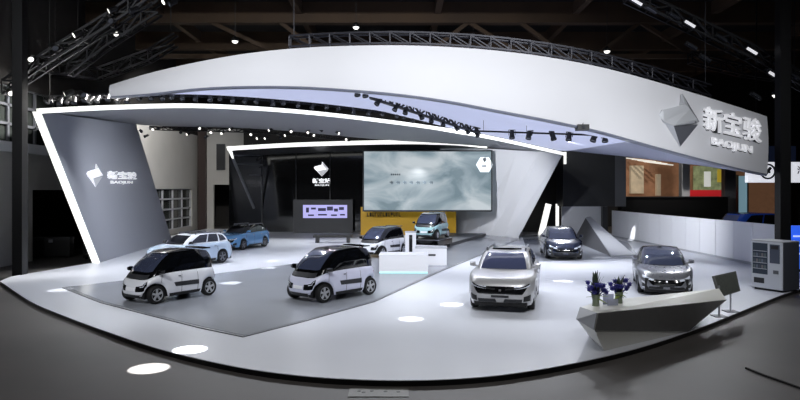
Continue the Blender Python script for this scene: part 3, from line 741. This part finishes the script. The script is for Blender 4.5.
car('sedan_car', 'grey sedan behind the faceted counter', sedan(paint('grey', (112,114,120), .3, .28), paint('greyroof', (60,62,68), .3), 'glassb'), (9.1,22.35,ZP), (-.3,-.95), .95)
xo = suv(paint('ice_blue', (186,204,224), .1), paint('ice_white', (222,226,232)))
xo.update(rim='chromed', mirror='blackgloss', wsm='glass')
car('crossover_car', 'ice blue crossover with white roof behind the front left mini car', xo, (-9.55,29.2,ZP), (-.5,-.86), .9)
bl = suv(paint('sky_blue', (92,140,186), .15), 'blackgloss'); bl.update(rim='chromed', wsm='glass')
car('crossover_car', 'sky blue car with dark roof farthest back at left', bl, (-9.2,37.6,ZP), (-.33,-.94), .87)
vn = suv(paint('deep_blue', (30,60,140)), paint('deep_blue', (30,60,140)))
vn['gh'] = (1.7,-2.0,1.2,-1.9,2.2,.82,.74); vn['extra'] = []; vn['top'] = [(-2.22,1.25),(1.2,1.25),(1.7,1.15),(2.22,.9)]
car('van', 'dark blue van half hidden beyond the white partition', vn, (20.2,36.8,0), (-1,-.15))

# ---------------------------------------------------------------- stage furniture
st = thing('low_stage', 'dark low stage slab beneath the plinth of the teal mini car', 'stage', (2.5,40,ZP))
lows = [gd(404,251.5), gd(450,247), gd(486,236.5), gd(440,236)]
addw('slab', 'dark', lambda b: prism(b, [p+Vector((0,0,.02)) for p in lows], (0,0,.2)), st)
addw('top_sheet', 'mid', lambda b: prism(b, [p+Vector((0,0,.22)) for p in lows], (0,0,.02)), st)
pl = thing('plinth', 'black square display plinth carrying the teal mini car', 'plinth', (1.86,37.2,ZP+.24), math.atan2(-.92,-.38))
def bx(nm, m, root, *a): return simple(nm, m, lambda b: box(b, *a), root)
bx('block', 'blackgloss', pl, -1.3,1.3,-.82,.82,0,.33)
bx('top_plate', 'mid', pl, -1.33,1.33,-.85,.85,.33,.36)
bx('pale_frame', 'white', pl, 1.3,1.33,-.82,.82,.0,.06)
d1 = thing('reception_desk', 'long low white glossy desk in the middle of the stand', 'desk', (.15,26.6,ZI), -.03)
bx('front_panel', 'white', d1, -.98,1.0,-.6,-.55,.0,.70); bx('body', 'lgrey', d1, -.95,.97,-.55,.6,.02,.68)
bx('top', 'white', d1, -1.0,1.02,-.62,.65,.70,.74); bx('kick_strip', mat('cyan_glow', (170,226,226), .4, emit=.8), d1, -.97,.99,-.61,-.6,.0,.05)
d2 = thing('display_box', 'white box counter with a dark slot before the black plinth', 'counter', (1.42,29.2,ZI), -.05)
bx('body', 'white', d2, -.7,.7,-.5,.5,0,.76); bx('top', 'lgrey', d2, -.72,.72,-.52,.52,.76,.79)
bx('slot', 'dark', d2, -.3,.2,-.52,-.5,.42,.5)
d3 = thing('charging_post', 'white charging post with a black stripe beside the white desk', 'charging post', (.52,31.2,ZI), -.05)
bx('body', 'white', d3, -.26,.26,-.2,.2,0,1.32); bx('stripe', 'blackgloss', d3, -.07,.09,-.215,-.2,.25,1.2); bx('cap', 'lgrey', d3, -.28,.28,-.22,.22,1.32,1.36)
d4 = thing('bench', 'long black bench on the pale floor behind the centre mini car', 'bench', (-4.35,41.5,ZP), .02)
bx('seat', 'black', d4, -1.25,1.25,-.4,.4,.34,.5); bx('leg', 'dark', d4, -1.1,-.9,-.35,.35,0,.34); bx('leg', 'dark', d4, .9,1.1,-.35,.35,0,.34)
d5 = thing('tool_trolley', 'black trolley with shelves in the dark doorway at left', 'trolley', (-15.6,32.6,0), .1)
bx('frame', 'dark', d5, -.4,-.34,-.3,.3,.1,1.5); bx('frame', 'dark', d5, .34,.4,-.3,.3,.1,1.5)
for z in (.25,.7,1.15): bx('shelf', 'mid', d5, -.38,.38,-.3,.3,z,z+.05)
for x in (-.35,.35):
    bm = bmesh.new(); tube(bm, (x,-.05,.06), (x,.05,.06), .06); finish(bm, 'caster', 'rubber', d5)
d6 = thing('equipment_pile', 'dark flight case in the doorway behind the left pillar', 'case', (-18.2,33.6,0), .2)
bx('case_body', 'black', d6, -.9,.9,-.4,.4,.08,.9); bx('lid', 'dark', d6, -.92,.92,-.42,.42,.9,1.05); bx('latch', 'steel', d6, -.1,.1,-.43,-.42,.8,.95)
for x in (-.8,.8): bx('caster', 'rubber', d6, x-.05,x+.05,-.35,.35,0,.08)
# grey wedge
wg = thing('wedge_sculpture', 'grey angular wedge sculpture beside the dark navy car', 'sculpture', (11.5,37,ZP))
P1, P2 = at(585.5,218,42.5), at(590,217.5,43)
addw('core', mat('wedge_shaded_side', (62,63,68), .5), lambda b: hull(b, [P1, P2, gd(611,257), gd(634,256), gd(573,241), gd(604,241)]), wg)  # darker tone paints shade on the wedge's side
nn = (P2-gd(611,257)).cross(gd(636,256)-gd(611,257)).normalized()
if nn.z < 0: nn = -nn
addw('lit_slope', 'lgrey', lambda b: prism(b, [P1+nn*.02, P2+nn*.02, gd(634,256)+nn*.02, gd(611,257)+nn*.02], nn*.05), wg)  # paler sheet paints the light on the slope
# faceted counter
ct = thing('faceted_counter', 'angular counter with dark front and white top at the platform edge', 'counter', (6,15,ZP))
F1, F2, M2, B1 = at(598,313,13.3), at(726,299.5,16.3), gd(687,331.5), gd(604,351)
B1.z = M2.z = ZP+.005
pn = (F2-F1).cross(M2-F1).normalized(); pn = -pn if pn.y > 0 else pn
M1 = ray_on(594.5, 330, F1, pn)
L1, L2 = at(581,307,14.1), at(577,319.5,13.9)
Kr, Kl = at(719,288.5,17.0), at(600,301,15.4)
Gb, Gc = Vector((7.3,16.6,ZP+.005)), Vector((4.4,14.9,ZP+.005))
addw('body', 'counterw', lambda b: hull(b, [F1, F2, M2, B1, M1, L1, L2, Kr, Kl, Gb, Gc]), ct)
addw('front_panel', 'counterd', lambda b: prism(b, [p+pn*.012 for p in (F1, F2, M2, M1)], pn*.015), ct)
ln = (L1-F1).cross(M1-F1).normalized(); ln = -ln if ln.x > 0 else ln
addw('end_panel', 'lgrey', lambda b: hull(b, [p+ln*q for p in (F1, M1, L2, L1) for q in (.01, .025)]), ct)
# what is on the counter
def ztop(x, y):
    a, b, c = F1, F2, Kl; n = (b-a).cross(c-a); return a.z-(n.x*(x-a.x)+n.y*(y-a.y))/n.z
def flowers(label, x, y, z, hgt, seed, cols):
    rnd = random.Random(seed)
    t = thing('flower_arrangement', label, 'flowers', (x, y, z), 0)
    bm = bmesh.new(); lathe(bm, [(.09,0),(.085,.02),(.075,.16),(.10,.30),(.092,.30),(.07,.16),(.05,.03)], 18); finish(bm, 'vase', 'vase', t, .6)
    for nm, m, cnt, h0, h1, sp, w in (('leaves','leafd',24,.4,hgt,.30,.05),('leaves','leaf',12,.2,hgt*.7,.30,.05)):
        bm = bmesh.new()
        for i in range(cnt):
            a = rnd.uniform(0,2*PI); h = rnd.uniform(h0,h1); s_ = sp*rnd.uniform(.3,1)*(1.2-h/hgt*.7)
            d = Vector((math.cos(a), math.sin(a), 0)); q = Vector((-d.y, d.x, 0)); pts = []
            for k_ in range(6):
                u = k_/5; c = d*(s_*u**1.5)+Vector((0,0,.22+(h-.22)*u-(.1*u*u*(sp>.25)))); ww = w*math.sin(PI*min(1,.15+u*.85))
                pts.append((c-q*ww, c+Vector((0,0,.006))+d*.008, c+q*ww))
            for o1, o2 in zip(pts, pts[1:]):
                v = [bm.verts.new(p) for p in o1+o2]
                bm.faces.new((v[0],v[1],v[4],v[3])); bm.faces.new((v[1],v[2],v[5],v[4]))
        finish(bm, nm, m, t)
    for i in range(15):
        a = 2*PI*i/15+rnd.uniform(-.2,.2); rr = rnd.uniform(.05,.24); c = Vector((math.cos(a)*rr, math.sin(a)*rr, rnd.uniform(.34,.56)))
        bm = bmesh.new()
        tube(bm, (0,0,.2), c, .008, n=6)
        for j in range(7):
            b_ = 2*PI*j/7; e = Vector((math.cos(b_), math.sin(b_), .5))
            v = [bm.verts.new(c+p) for p in (Vector((0,0,-.02)), e*.05+Vector((-e.y,e.x,0))*.02, e*.10, e*.05-Vector((-e.y,e.x,0))*.02)]
            bm.faces.new(v)
        bmesh.ops.create_icosphere(bm, subdivisions=1, radius=.055, matrix=Matrix.Translation(c))
        finish(bm, 'blossom', cols, t)
flowers('taller blue flower arrangement with upright leaves on the counter end', 4.36, 14.25, .9, .95, 5, 'flower')
flowers('shorter green and blue flower arrangement right of the taller one', 5.0, 14.62, .9, .78, 11, 'flower')
bs = thing('brochure_holder', 'pale translucent brochure holder between the two flower arrangements', 'holder', (4.72,14.35,.89), .2)
AC = mat('acrylic', (196,200,216), .1, trans=.5)
bx('tray', AC, bs, -.13,.13,-.1,.1,0,.02); bx('front_plate', AC, bs, -.13,.13,-.1,-.09,.02,.2); bx('back_plate', AC, bs, -.13,.13,.09,.1,.02,.28)
# information board on two poles
ib = thing('information_board', 'tilted dark grey information board on two pole feet by the counter', 'sign', (8.95,17.65,ZP))
pa, pb = gd(719,316.3), gd(730.5,311.5)
for p in (pa, pb):
    addw('pole', 'steel', lambda b: tube(b, p+Vector((0,0,.02)), p+Vector((0,0,.82)), .025, n=12), ib)
    addw('foot', 'mid', lambda b: box(b, p.x-.17, p.x+.17, p.y-.17, p.y+.17, ZP, ZP+.02), ib)
q = [at(713.5,276,17.4), at(736,271,18.2), at(740.5,291,18.0), at(720,297.5,17.2)]
bn = (q[1]-q[0]).cross(q[2]-q[0]).normalized(); bn = -bn if bn.y > 0 else bn
addw('board', mat('board_grey', (92,93,91), .6, noise=.1, nscale=40), lambda b: hull(b, [p+bn*k_ for p in q for k_ in (0,-.05)]), ib)
cq = sum(q, Vector())/4
addw('print', mat('board_print', (74,77,73), .6, noise=.35, nscale=30), lambda b: hull(b, [cq+(p-cq)*.88+bn*k_ for p in q for k_ in (.002,.008)]), ib)
# vending machine
ang = math.atan2(.894,-.447)
vm = thing('vending_machine', 'grey vending machine with glass front by the right pillar', 'vending machine', (12.6,21.1,ZP), math.atan2(.45,.9))
VW, VD, VH = 1.08, .92, 1.66   # local: x to the back (side face along +x), y along the front
bx('cabinet', mat('vend_side', (58,60,68), .4), vm, .05,VD,0,VW,.06,VH)
bx('foot', 'black', vm, .1,VD-.05,.05,VW-.05,0,.06)
bx('front_door', mat('vend_white', (196,200,208), .35), vm, 0,.05,0,VW,.08,VH)
bx('top_trim', 'lgrey', vm, -.01,VD,-.005,VW+.005,VH,VH+.03)
bx('window', mat('vend_glass', (66,74,86), .1, coat=.5), vm, -.012,0,.5,VW-.05,.55,VH-.06)
for z in (.72,.92,1.12,1.32): bx('shelf', 'lgrey', vm, -.02,-.012,.52,VW-.07,z,z+.02)
random.seed(4)
for z in (.74,.94,1.14):
    for i in range(5):
        bx('pack', mat('pack_%d' % ((i*3+int(z*10)) % 4), [(96,104,118),(66,72,84),(110,106,108),(84,94,98)][(i*3+int(z*10)) % 4], .5), vm, -.018,-.012,.55+i*.095,.62+i*.095,z,z+.12)
bx('control_screen', mat('vend_screen', (84,90,104), .12, coat=.5), vm, -.012,0,.08,.42,.95,VH-.08)
bx('keypad', 'dark', vm, -.014,0,.12,.38,1.42,1.54)
bx('delivery_hatch', 'dark', vm, -.014,0,.62,.98,.24,.42)
bx('coin_tray', 'mid', vm, -.014,0,.12,.3,.6,.72)
# floor outlet and cable on the hall floor
oc = thing('floor_outlet', 'pale perforated outlet plate set in the hall floor', 'floor plate', (-.37,11.15,0))
bx('plate', mat('plate_grey', (112,112,108), .5, noise=.15, nscale=20), oc, -.52,.52,-.28,.18,0,.012)
for x, y in ((-.34,.02),(-.12,.02),(.12,.0),(.34,-.02),(-.26,-.05)):
    bm = bmesh.new(); lathe(bm, [(.035,.012),(.035,.016),(0,.016)], 14, 'z', (x, y, 0)); finish(bm, 'socket', 'black', oc)
cb = simple('floor_cable', 'rubber', lambda b: [tube(b, a_, b_, .022, n=8) for a_, b_ in zip([gd(x, y, .022) for x, y in ((746,368),(765,375.5),(785,382.5),(806,390),(830,396))], [gd(x, y, .022) for x, y in ((765,375.5),(785,382.5),(806,390),(830,396),(880,402))])])
tag(cb, 'black cable lying across the dark hall floor', 'cable')

# ---------------------------------------------------------------- trusses and lamps
def truss(name, label, pts, w=.35, r=.025, m='truss', cat='truss', hang=True):
    mid = sum(pts, Vector())/len(pts)
    t = thing(name, label, cat, mid)
    def ch(b, off):
        q = [p+off for p in pts]
        for a, c in zip(q, q[1:]): bar(b, a, c, r*2)
    for nm, off in (('top_chord', Vector((0,-w/2,w/2))), ('top_chord', Vector((0,w/2,w/2))), ('bottom_chord', Vector((0,-w/2,-w/2))), ('bottom_chord', Vector((0,w/2,-w/2)))):
        addw(nm, m, lambda b: ch(b, off), t)
    def web(b):
        for i, (a, c) in enumerate(zip(pts, pts[1:])):
            nsub = max(1, int((c-a).length/(w*1.6)))
            for k_ in range(nsub):
                p0, p1 = a+(c-a)*(k_/nsub), a+(c-a)*((k_+1)/nsub)
                for sy in (-w/2, w/2):
                    bar(b, p0+Vector((0,sy,-w/2 if k_ % 2 else w/2)), p1+Vector((0,sy,w/2 if k_ % 2 else -w/2)), r*1.4)
                    bar(b, p0+Vector((0,sy,-w/2)), p0+Vector((0,sy,w/2)), r*1.4)
                bar(b, p0+Vector((0,-w/2,w/2)), p0+Vector((0,w/2,w/2)), r*1.4); bar(b, p0+Vector((0,-w/2,-w/2)), p0+Vector((0,w/2,-w/2)), r*1.4)
    addw('web', m, web, t)
    if hang:
        for p in (pts[0]+(pts[1]-pts[0])*.2, pts[-1]+(pts[-2]-pts[-1])*.2): addw('hanger_cable', m, lambda b: bar(b, p+Vector((0,0,w/2)), Vector((p.x, p.y, 13.9)), .025), t)
    return t
LAMP = {}
def spot_lamp(label, group, pos, aim, sc=1., bright=False):
    """a stage lamp hung at pos and pointing at aim: housing > lens, yoke, clamp"""
    key = bright
    if key not in LAMP:
        bm = bmesh.new(); lathe(bm, [(.0,-.24),(.08,-.24),(.11,-.18),(.11,.02),(.135,.10),(.135,.16),(.115,.16),(.115,.12),(0,.12)], 14); hs = finish(bm, 'housing', 'black', None, .5)
        bm = bmesh.new(); lathe(bm, [(0,.125),(.112,.125),(.112,.14),(0,.145)], 14); ln_ = finish(bm, 'lens', 'lens' if bright else 'lensdim', None, .5)
        bm = bmesh.new(); bar(bm, (.15,0,0), (.15,0,-.26), .02,.04); bar(bm, (-.15,0,0), (-.15,0,-.26), .02,.04); bar(bm, (-.16,0,-.26), (.16,0,-.26), .04,.02); yk = finish(bm, 'yoke', 'truss')
        LAMP[key] = [hs.data, ln_.data, yk.data]
        for q_ in (hs, ln_, yk): bpy.data.objects.remove(q_)
    t = thing('spotlight', label, 'spotlight', pos, 0, group)
    t.rotation_euler = (Vector(aim)-Vector(pos)).to_track_quat('Z', 'Y').to_euler(); t.scale = (sc, sc, sc)
    for nm, me in zip(('housing','lens','yoke'), LAMP[key]):
        o = bpy.data.objects.new(nm, me); C.objects.link(o); o.parent = t
# 1) row on the top edge of the portal
tp_ = [pfront(px)+Vector((0,-.1,.42)) for px in range(46, 480, 24)]
truss('hanging_truss', 'slim black truss carrying lamps along the top of the portal', tp_, .18, .02)
rnd = random.Random(2)
for i, px in enumerate([50,56,63,71,78,86,94,103,112,121,131,141,152,163,174,186,198,210,222,234,246,259,272,285,299,313,327,340,352,371,384,397,405,412,426,440,452,466]):
    p = pfront(px)+Vector((rnd.uniform(-.1,.1),-.3,.22+rnd.uniform(-.06,.1)))
    spot_lamp('small black spotlight in the row along the top edge of the portal', 'spotlights on the portal edge', p, p+Vector((rnd.uniform(-.5,.5),-.8,-1)), .95)
# 2) diagonal hanging truss under the luminous soffit
a_, b_ = at(370,91.5,25.5), at(480,131,33.5)
a_.z -= .1
truss('hanging_truss', 'dark diagonal truss running below the luminous soffit', [a_+(b_-a_)*(i/6) for i in range(7)], .3, .035, hang=False)
for i in range(9):
    p = a_+(b_-a_)*((i+.4+.3*rnd.random())/9)+Vector((0,-.1,-.24))
    spot_lamp('black spotlight hanging from the dark diagonal truss', 'spotlights on the diagonal truss', p, p+Vector((rnd.uniform(-.8,.8),-.5,-1)), .85)
for px, py in ((357,92.5),(365,93.5)):
    p = at(px, py, 24.4); spot_lamp('black spotlight at the upper end of the diagonal truss', 'spotlights at the canopy lip', p, p+Vector((.2,-.3,-1)), .9)
# 3) level bar with lamps
a_, b_ = at(470,130.8,28), at(626,136.2,23.9)
lb = thing('hanging_rail', 'thin level black rail with lamps below the canopy right half', 'rail', (a_+b_)/2)
addw('tube', 'truss', lambda b: bar(b, a_, b_, .07), lb)
addw('hanger_cable', 'truss', lambda b: [bar(b, a_+(b_-a_)*u, a_+(b_-a_)*u+Vector((0,0,.5)), .015) for u in (.1,.4,.75)], lb)
for px in (512,529,553,569,594,605):
    u = (px-470)/156; d = 1/((1-u)/28+u/23.9)
    p = at(px, 130.8+5.4*u+3.0, d); spot_lamp('black spotlight hanging from the level rail', 'spotlights on the level rail', p, p+Vector((rnd.uniform(-.6,.6),-.3,-1)), .9)
pj = thing('hanging_projector', 'black box projector hung at the canopy lip above the level rail', 'projector', at(582.5,127.5,22.6))
bx('body', 'black', pj, -.2,.2,-.15,.25,-.1,.1); bx('lens', 'lensdim', pj, -.06,.06,-.17,-.15,-.05,.05); bx('bracket', 'truss', pj, -.03,.03,0,.06,.1,.3)
# 4) lamps under the back of the beam
tp_ = [at(px, interp(bk, px)[0]+2.5, interp(bk, px)[1]-.3) for px in range(150, 356, 20)]
truss('hanging_truss', 'black truss with bright lamps below the back of the grey beam', tp_, .2, .025, hang=False)
for px, py, br in ((141,131,0),(146,136,0),(153,129,1),(159,128,0),(181,132,0),(188,134,1),(199,128,1),(206,137,0),(211,132,1),(222,133,1),(231,129,1),(251,134,1),(258,138,1),(266,138,1),(270,130,1),(281,137,0),(286,135,1),(291,131,1),(308,132,1),(313,135,1),(321,130,0),(338,133,1),(347,139,1)):
    d = 40.2; p = at(px, py, d); spot_lamp('small lit spotlight below the back of the grey beam', 'spotlights under the grey beam', p, p+Vector((rnd.uniform(-.9,.9),-1,-.5)), .72, bool(br))
# 5) truss standing over the canopy top
ct_ = [at(r[0], r[1]-6.5, r[3]+1.2) for r in FT if 285 < r[0] < 720][::2]
truss('hanging_truss', 'long curved grey truss just above the canopy top edge', ct_, .42, .028, 'trussg')
# 6) dark hall trusses left and right
for lab, P_ in (('black hall truss slanting at the upper left above the pillar', [at(6,88,27), at(60,52,27), at(112,20,27), at(150,-6,27)]),
                ('black hall truss left of the canopy tip', [at(44,68,33), at(100,74,33), at(150,56,33), at(176,40,33)]),
                ('second black truss rising beside the upper left one', [at(70,70,30), at(110,40,30), at(160,8,30)]),
                ('black hall truss slanting down at the upper right', [at(626,-6,27), at(690,24,27), at(748,52,27), at(806,84,27)]),
                ('black hall truss running level at the upper right', [at(690,58,36), at(740,70,36), at(806,80,36)])):
    truss('hanging_truss', lab, P_, .55, .045)
for i, (px, py, d) in enumerate(((30,58,26.5),(25,82,26.5),(10,92,26.5),(54,47,26.5),(77,34,26.5),(109,20,26.5),(112,10,26.5),(133,10,26.5),(166,1,27),(172,3,27),(68,93,27),(82,94,27),(115,33,30))):
    p = at(px, py, d); spot_lamp('stage lamp with a bright face among the black trusses at upper left', 'upper left hall lamps', p, p+Vector((rnd.choice((-1,1))*rnd.uniform(.7,1.6),-.8,-.7)), 1.0, i % 2 == 0)
for i, (px, py, d) in enumerate(((637,2,26.5),(652,9,26.5),(675,16,26.5),(690,24,26.5),(692,46,27),(722,38,26.5),(752,51,26.5),(778,65,26.5),(796,77,26.5),(774,75,26.5),(706,58,27),(757,96,27))):
    p = at(px, py, d)
    t = thing('hanging_tube_lamp', 'slim white tube lamp on the slanting truss at upper right', 'lamp', p, 0, 'upper right hall lamps')
    bm = bmesh.new(); bar(bm, (-.2,0,.12), (.2,0,-.12), .09); finish(bm, 'tube', 'lensdim' if i % 3 else mat('tube_glow', (220,220,225), .4, emit=.8), t)
    bm = bmesh.new(); bar(bm, (-.24,.1,.16), (.24,.1,-.12), .14); finish(bm, 'housing', 'black', t)
for px, py, d, lab in ((235,41,34,'round hall lamp glowing above the canopy left half'),(356,27,34,'round hall lamp glowing above the canopy middle'),(607,51,34,'round hall lamp glowing above the canopy right half'),(776,95,30,'round hall lamp glowing beside the right pillar')):
    p = at(px, py, d)
    t = thing('hanging_lamp', lab, 'lamp', p)
    bm = bmesh.new(); lathe(bm, [(0,-.12),(.1,-.11),(.16,-.03),(.17,.03),(0,.06)], 14); finish(bm, 'diffuser', 'lens', t)
    bm = bmesh.new(); lathe(bm, [(.2,-.01),(.2,.1),(.06,.24),(0,.26)], 14); finish(bm, 'shade', 'black', t)
    bm = bmesh.new(); bar(bm, (0,0,.25), (0,0,14.3-p.z), .02); finish(bm, 'cord', 'black', t)

# ---------------------------------------------------------------- light
def spot(loc, aim, power, deg, blend=.3, rad=.1, col=(1,1,1)):
    l = bpy.data.lights.new('spot', 'SPOT'); l.energy = power; l.spot_size = math.radians(deg); l.spot_blend = blend; l.shadow_soft_size = rad; l.color = col
    o = bpy.data.objects.new('spot_light', l); C.objects.link(o); o.location = loc
    o.rotation_euler = (Vector(aim)-Vector(loc)).to_track_quat('-Z', 'Y').to_euler(); return o
COOL = (.94,.965,1.)
# stage lamps: an added, unseen row behind the canopy lip, then those on the portal edge and the rails
for px in (185, 245, 305, 360, 415, 470, 525, 580, 635, 690, 740):
    tp, bt = frow(px); b0 = at(px, bt, fdepth(px))+Vector((0,.9,-.05))
    spot(b0, (b0.x*.9, b0.y-5.5, 0), 420 if px < 600 else 260, 110, .9, .03, COOL)
for px in (110, 200, 300, 400, 470):
    b0 = pfront(px)+Vector((.2,-.5,.1)); spot(b0, (b0.x*.9, b0.y-2.5, 0), 1350, 110, .9, .1, COOL)
for x, y, z, ax, ay, pw in ((7,30,6.0,6,28,1.),(11,30,5.2,11,28,.8),(-8.5,42.5,6.6,-8.5,41,.9),(-2,43,6.6,-3,41,.9),(4,43,6.2,3,39,.9),(10,39,5.6,9.5,36,.8)):
    spot((x,y,z), (ax,ay,0), 1500*pw, 84, .9, .1, COOL)
# added lamps that brighten the wings and the partition
spot((-7,28.5,7.2), (-14.8,34,3.2), 2800, 62, .9, .1, COOL)
spot((2,35.5,6.9), (8.2,47,3.6), 5000, 46, .9, .1, COOL)
spot((8,31,5.9), (16,37,1.3), 5200, 74, .9, .1, COOL)
# front hall rig that washes the fascia, the platform front and the hall floor
for x, pxa, pya, pw in ((-14,150,84,8600),(-9,260,70,5800),(-3,360,68,5600),(3,460,75,5600),(8,570,95,5600),(13,700,128,3200)):
    spot((x, 4.5, 11.), fpt(pxa, pya), pw, 46, 1., .4, COOL)
for x, ax, ay in ((-10,-8,20.5),(-3,-2.5,21),(4,3.2,20),(9,8.6,22.5)):  # added unseen fill lamps that brighten the front cars
    spot((x, 5, 12.4), (ax, ay, .8), 5000 if x < 0 else 4600, 34, .9, .4, COOL)
for x in (-9, 0, 9):
    spot((x, 7, 13.2), (x*.9, 14, 0), 900, 90, .9, .5, (1,.985,.97))
# pools of narrow beams
for px, py, r_, pw, z_ in ((149,368.5,.40,1,0),(190,355,.36,1,.0),(61,290,.42,.6,ZP),(231,283,.40,.8,ZI),(268,268,.36,.8,ZI),(272,261,.34,.8,ZP),(411,319,.34,.8,ZP),(452,304.5,.36,.8,ZP),(563,281,.38,.8,ZP),(601,258,.5,.5,ZP),(180,340,.2,.0,ZP)):
    if not pw: continue
    g_ = gd(px, py, z_); h = 9.2 if g_.y < 17 else (6.3 if g_.y < 33 else 5.8)
    src = Vector((g_.x+.3, g_.y-1.2, h))
    if g_.y > 17: src = Vector((g_.x+.2, g_.y+.6, 6.2 if g_.x < 5 else 5.0))
    dist = (src-g_).length
    spot(src, g_, (38000 if z_ == 0 else (5200 if z_ == ZI else 2600)*(dist/6)**2)*pw, math.degrees(2*math.atan(r_/dist)), .12, .03)
spot((13.2,40.5,5), ray_on(633,236,Vector((15.7,42,0)),Vector((1,0,0))), 3000, 8, .5, .03)
spot((1.5,43.5,5.6), (.8,48.4,.9), 1500, 70, .8, .1, COOL)  # wide lamp added to brighten the yellow wall
# hall light on the left wall and the doorway side
spot((-12, 40, 11), (-18.2, 47, 5), 5000, 90, .8, .3, (1,.97,.93)); spot((-12.5, 29.5, 9.5), (-18.2, 29, 2.6), 6000, 100, .8, .3, (1,.97,.93))
spot((22, 46, 10), (20, 58, 3), 2600, 90, .8, .3, (1,.93,.85))

w = bpy.data.worlds.new('World'); SC.world = w; w.use_nodes = True
w.node_tree.nodes['Background'].inputs['Color'].default_value = (.55,.55,.6,1); w.node_tree.nodes['Background'].inputs['Strength'].default_value = .05

# ---------------------------------------------------------------- camera
cd = bpy.data.cameras.new('Camera'); cam = bpy.data.objects.new('Camera', cd); C.objects.link(cam)
cam.location = (0,0,CAMH); cam.rotation_euler = (PI/2,0,0)
cd.sensor_width = 36; cd.lens = F/800*36; cd.shift_y = -(200-HZ)/800; cd.clip_end = 300; cd.clip_start = .1
SC.camera = cam
SC.view_settings.view_transform = 'Standard'; SC.view_settings.look = 'None'; SC.view_settings.gamma = 1; SC.view_settings.exposure = .2
SC.cycles.use_denoising = True
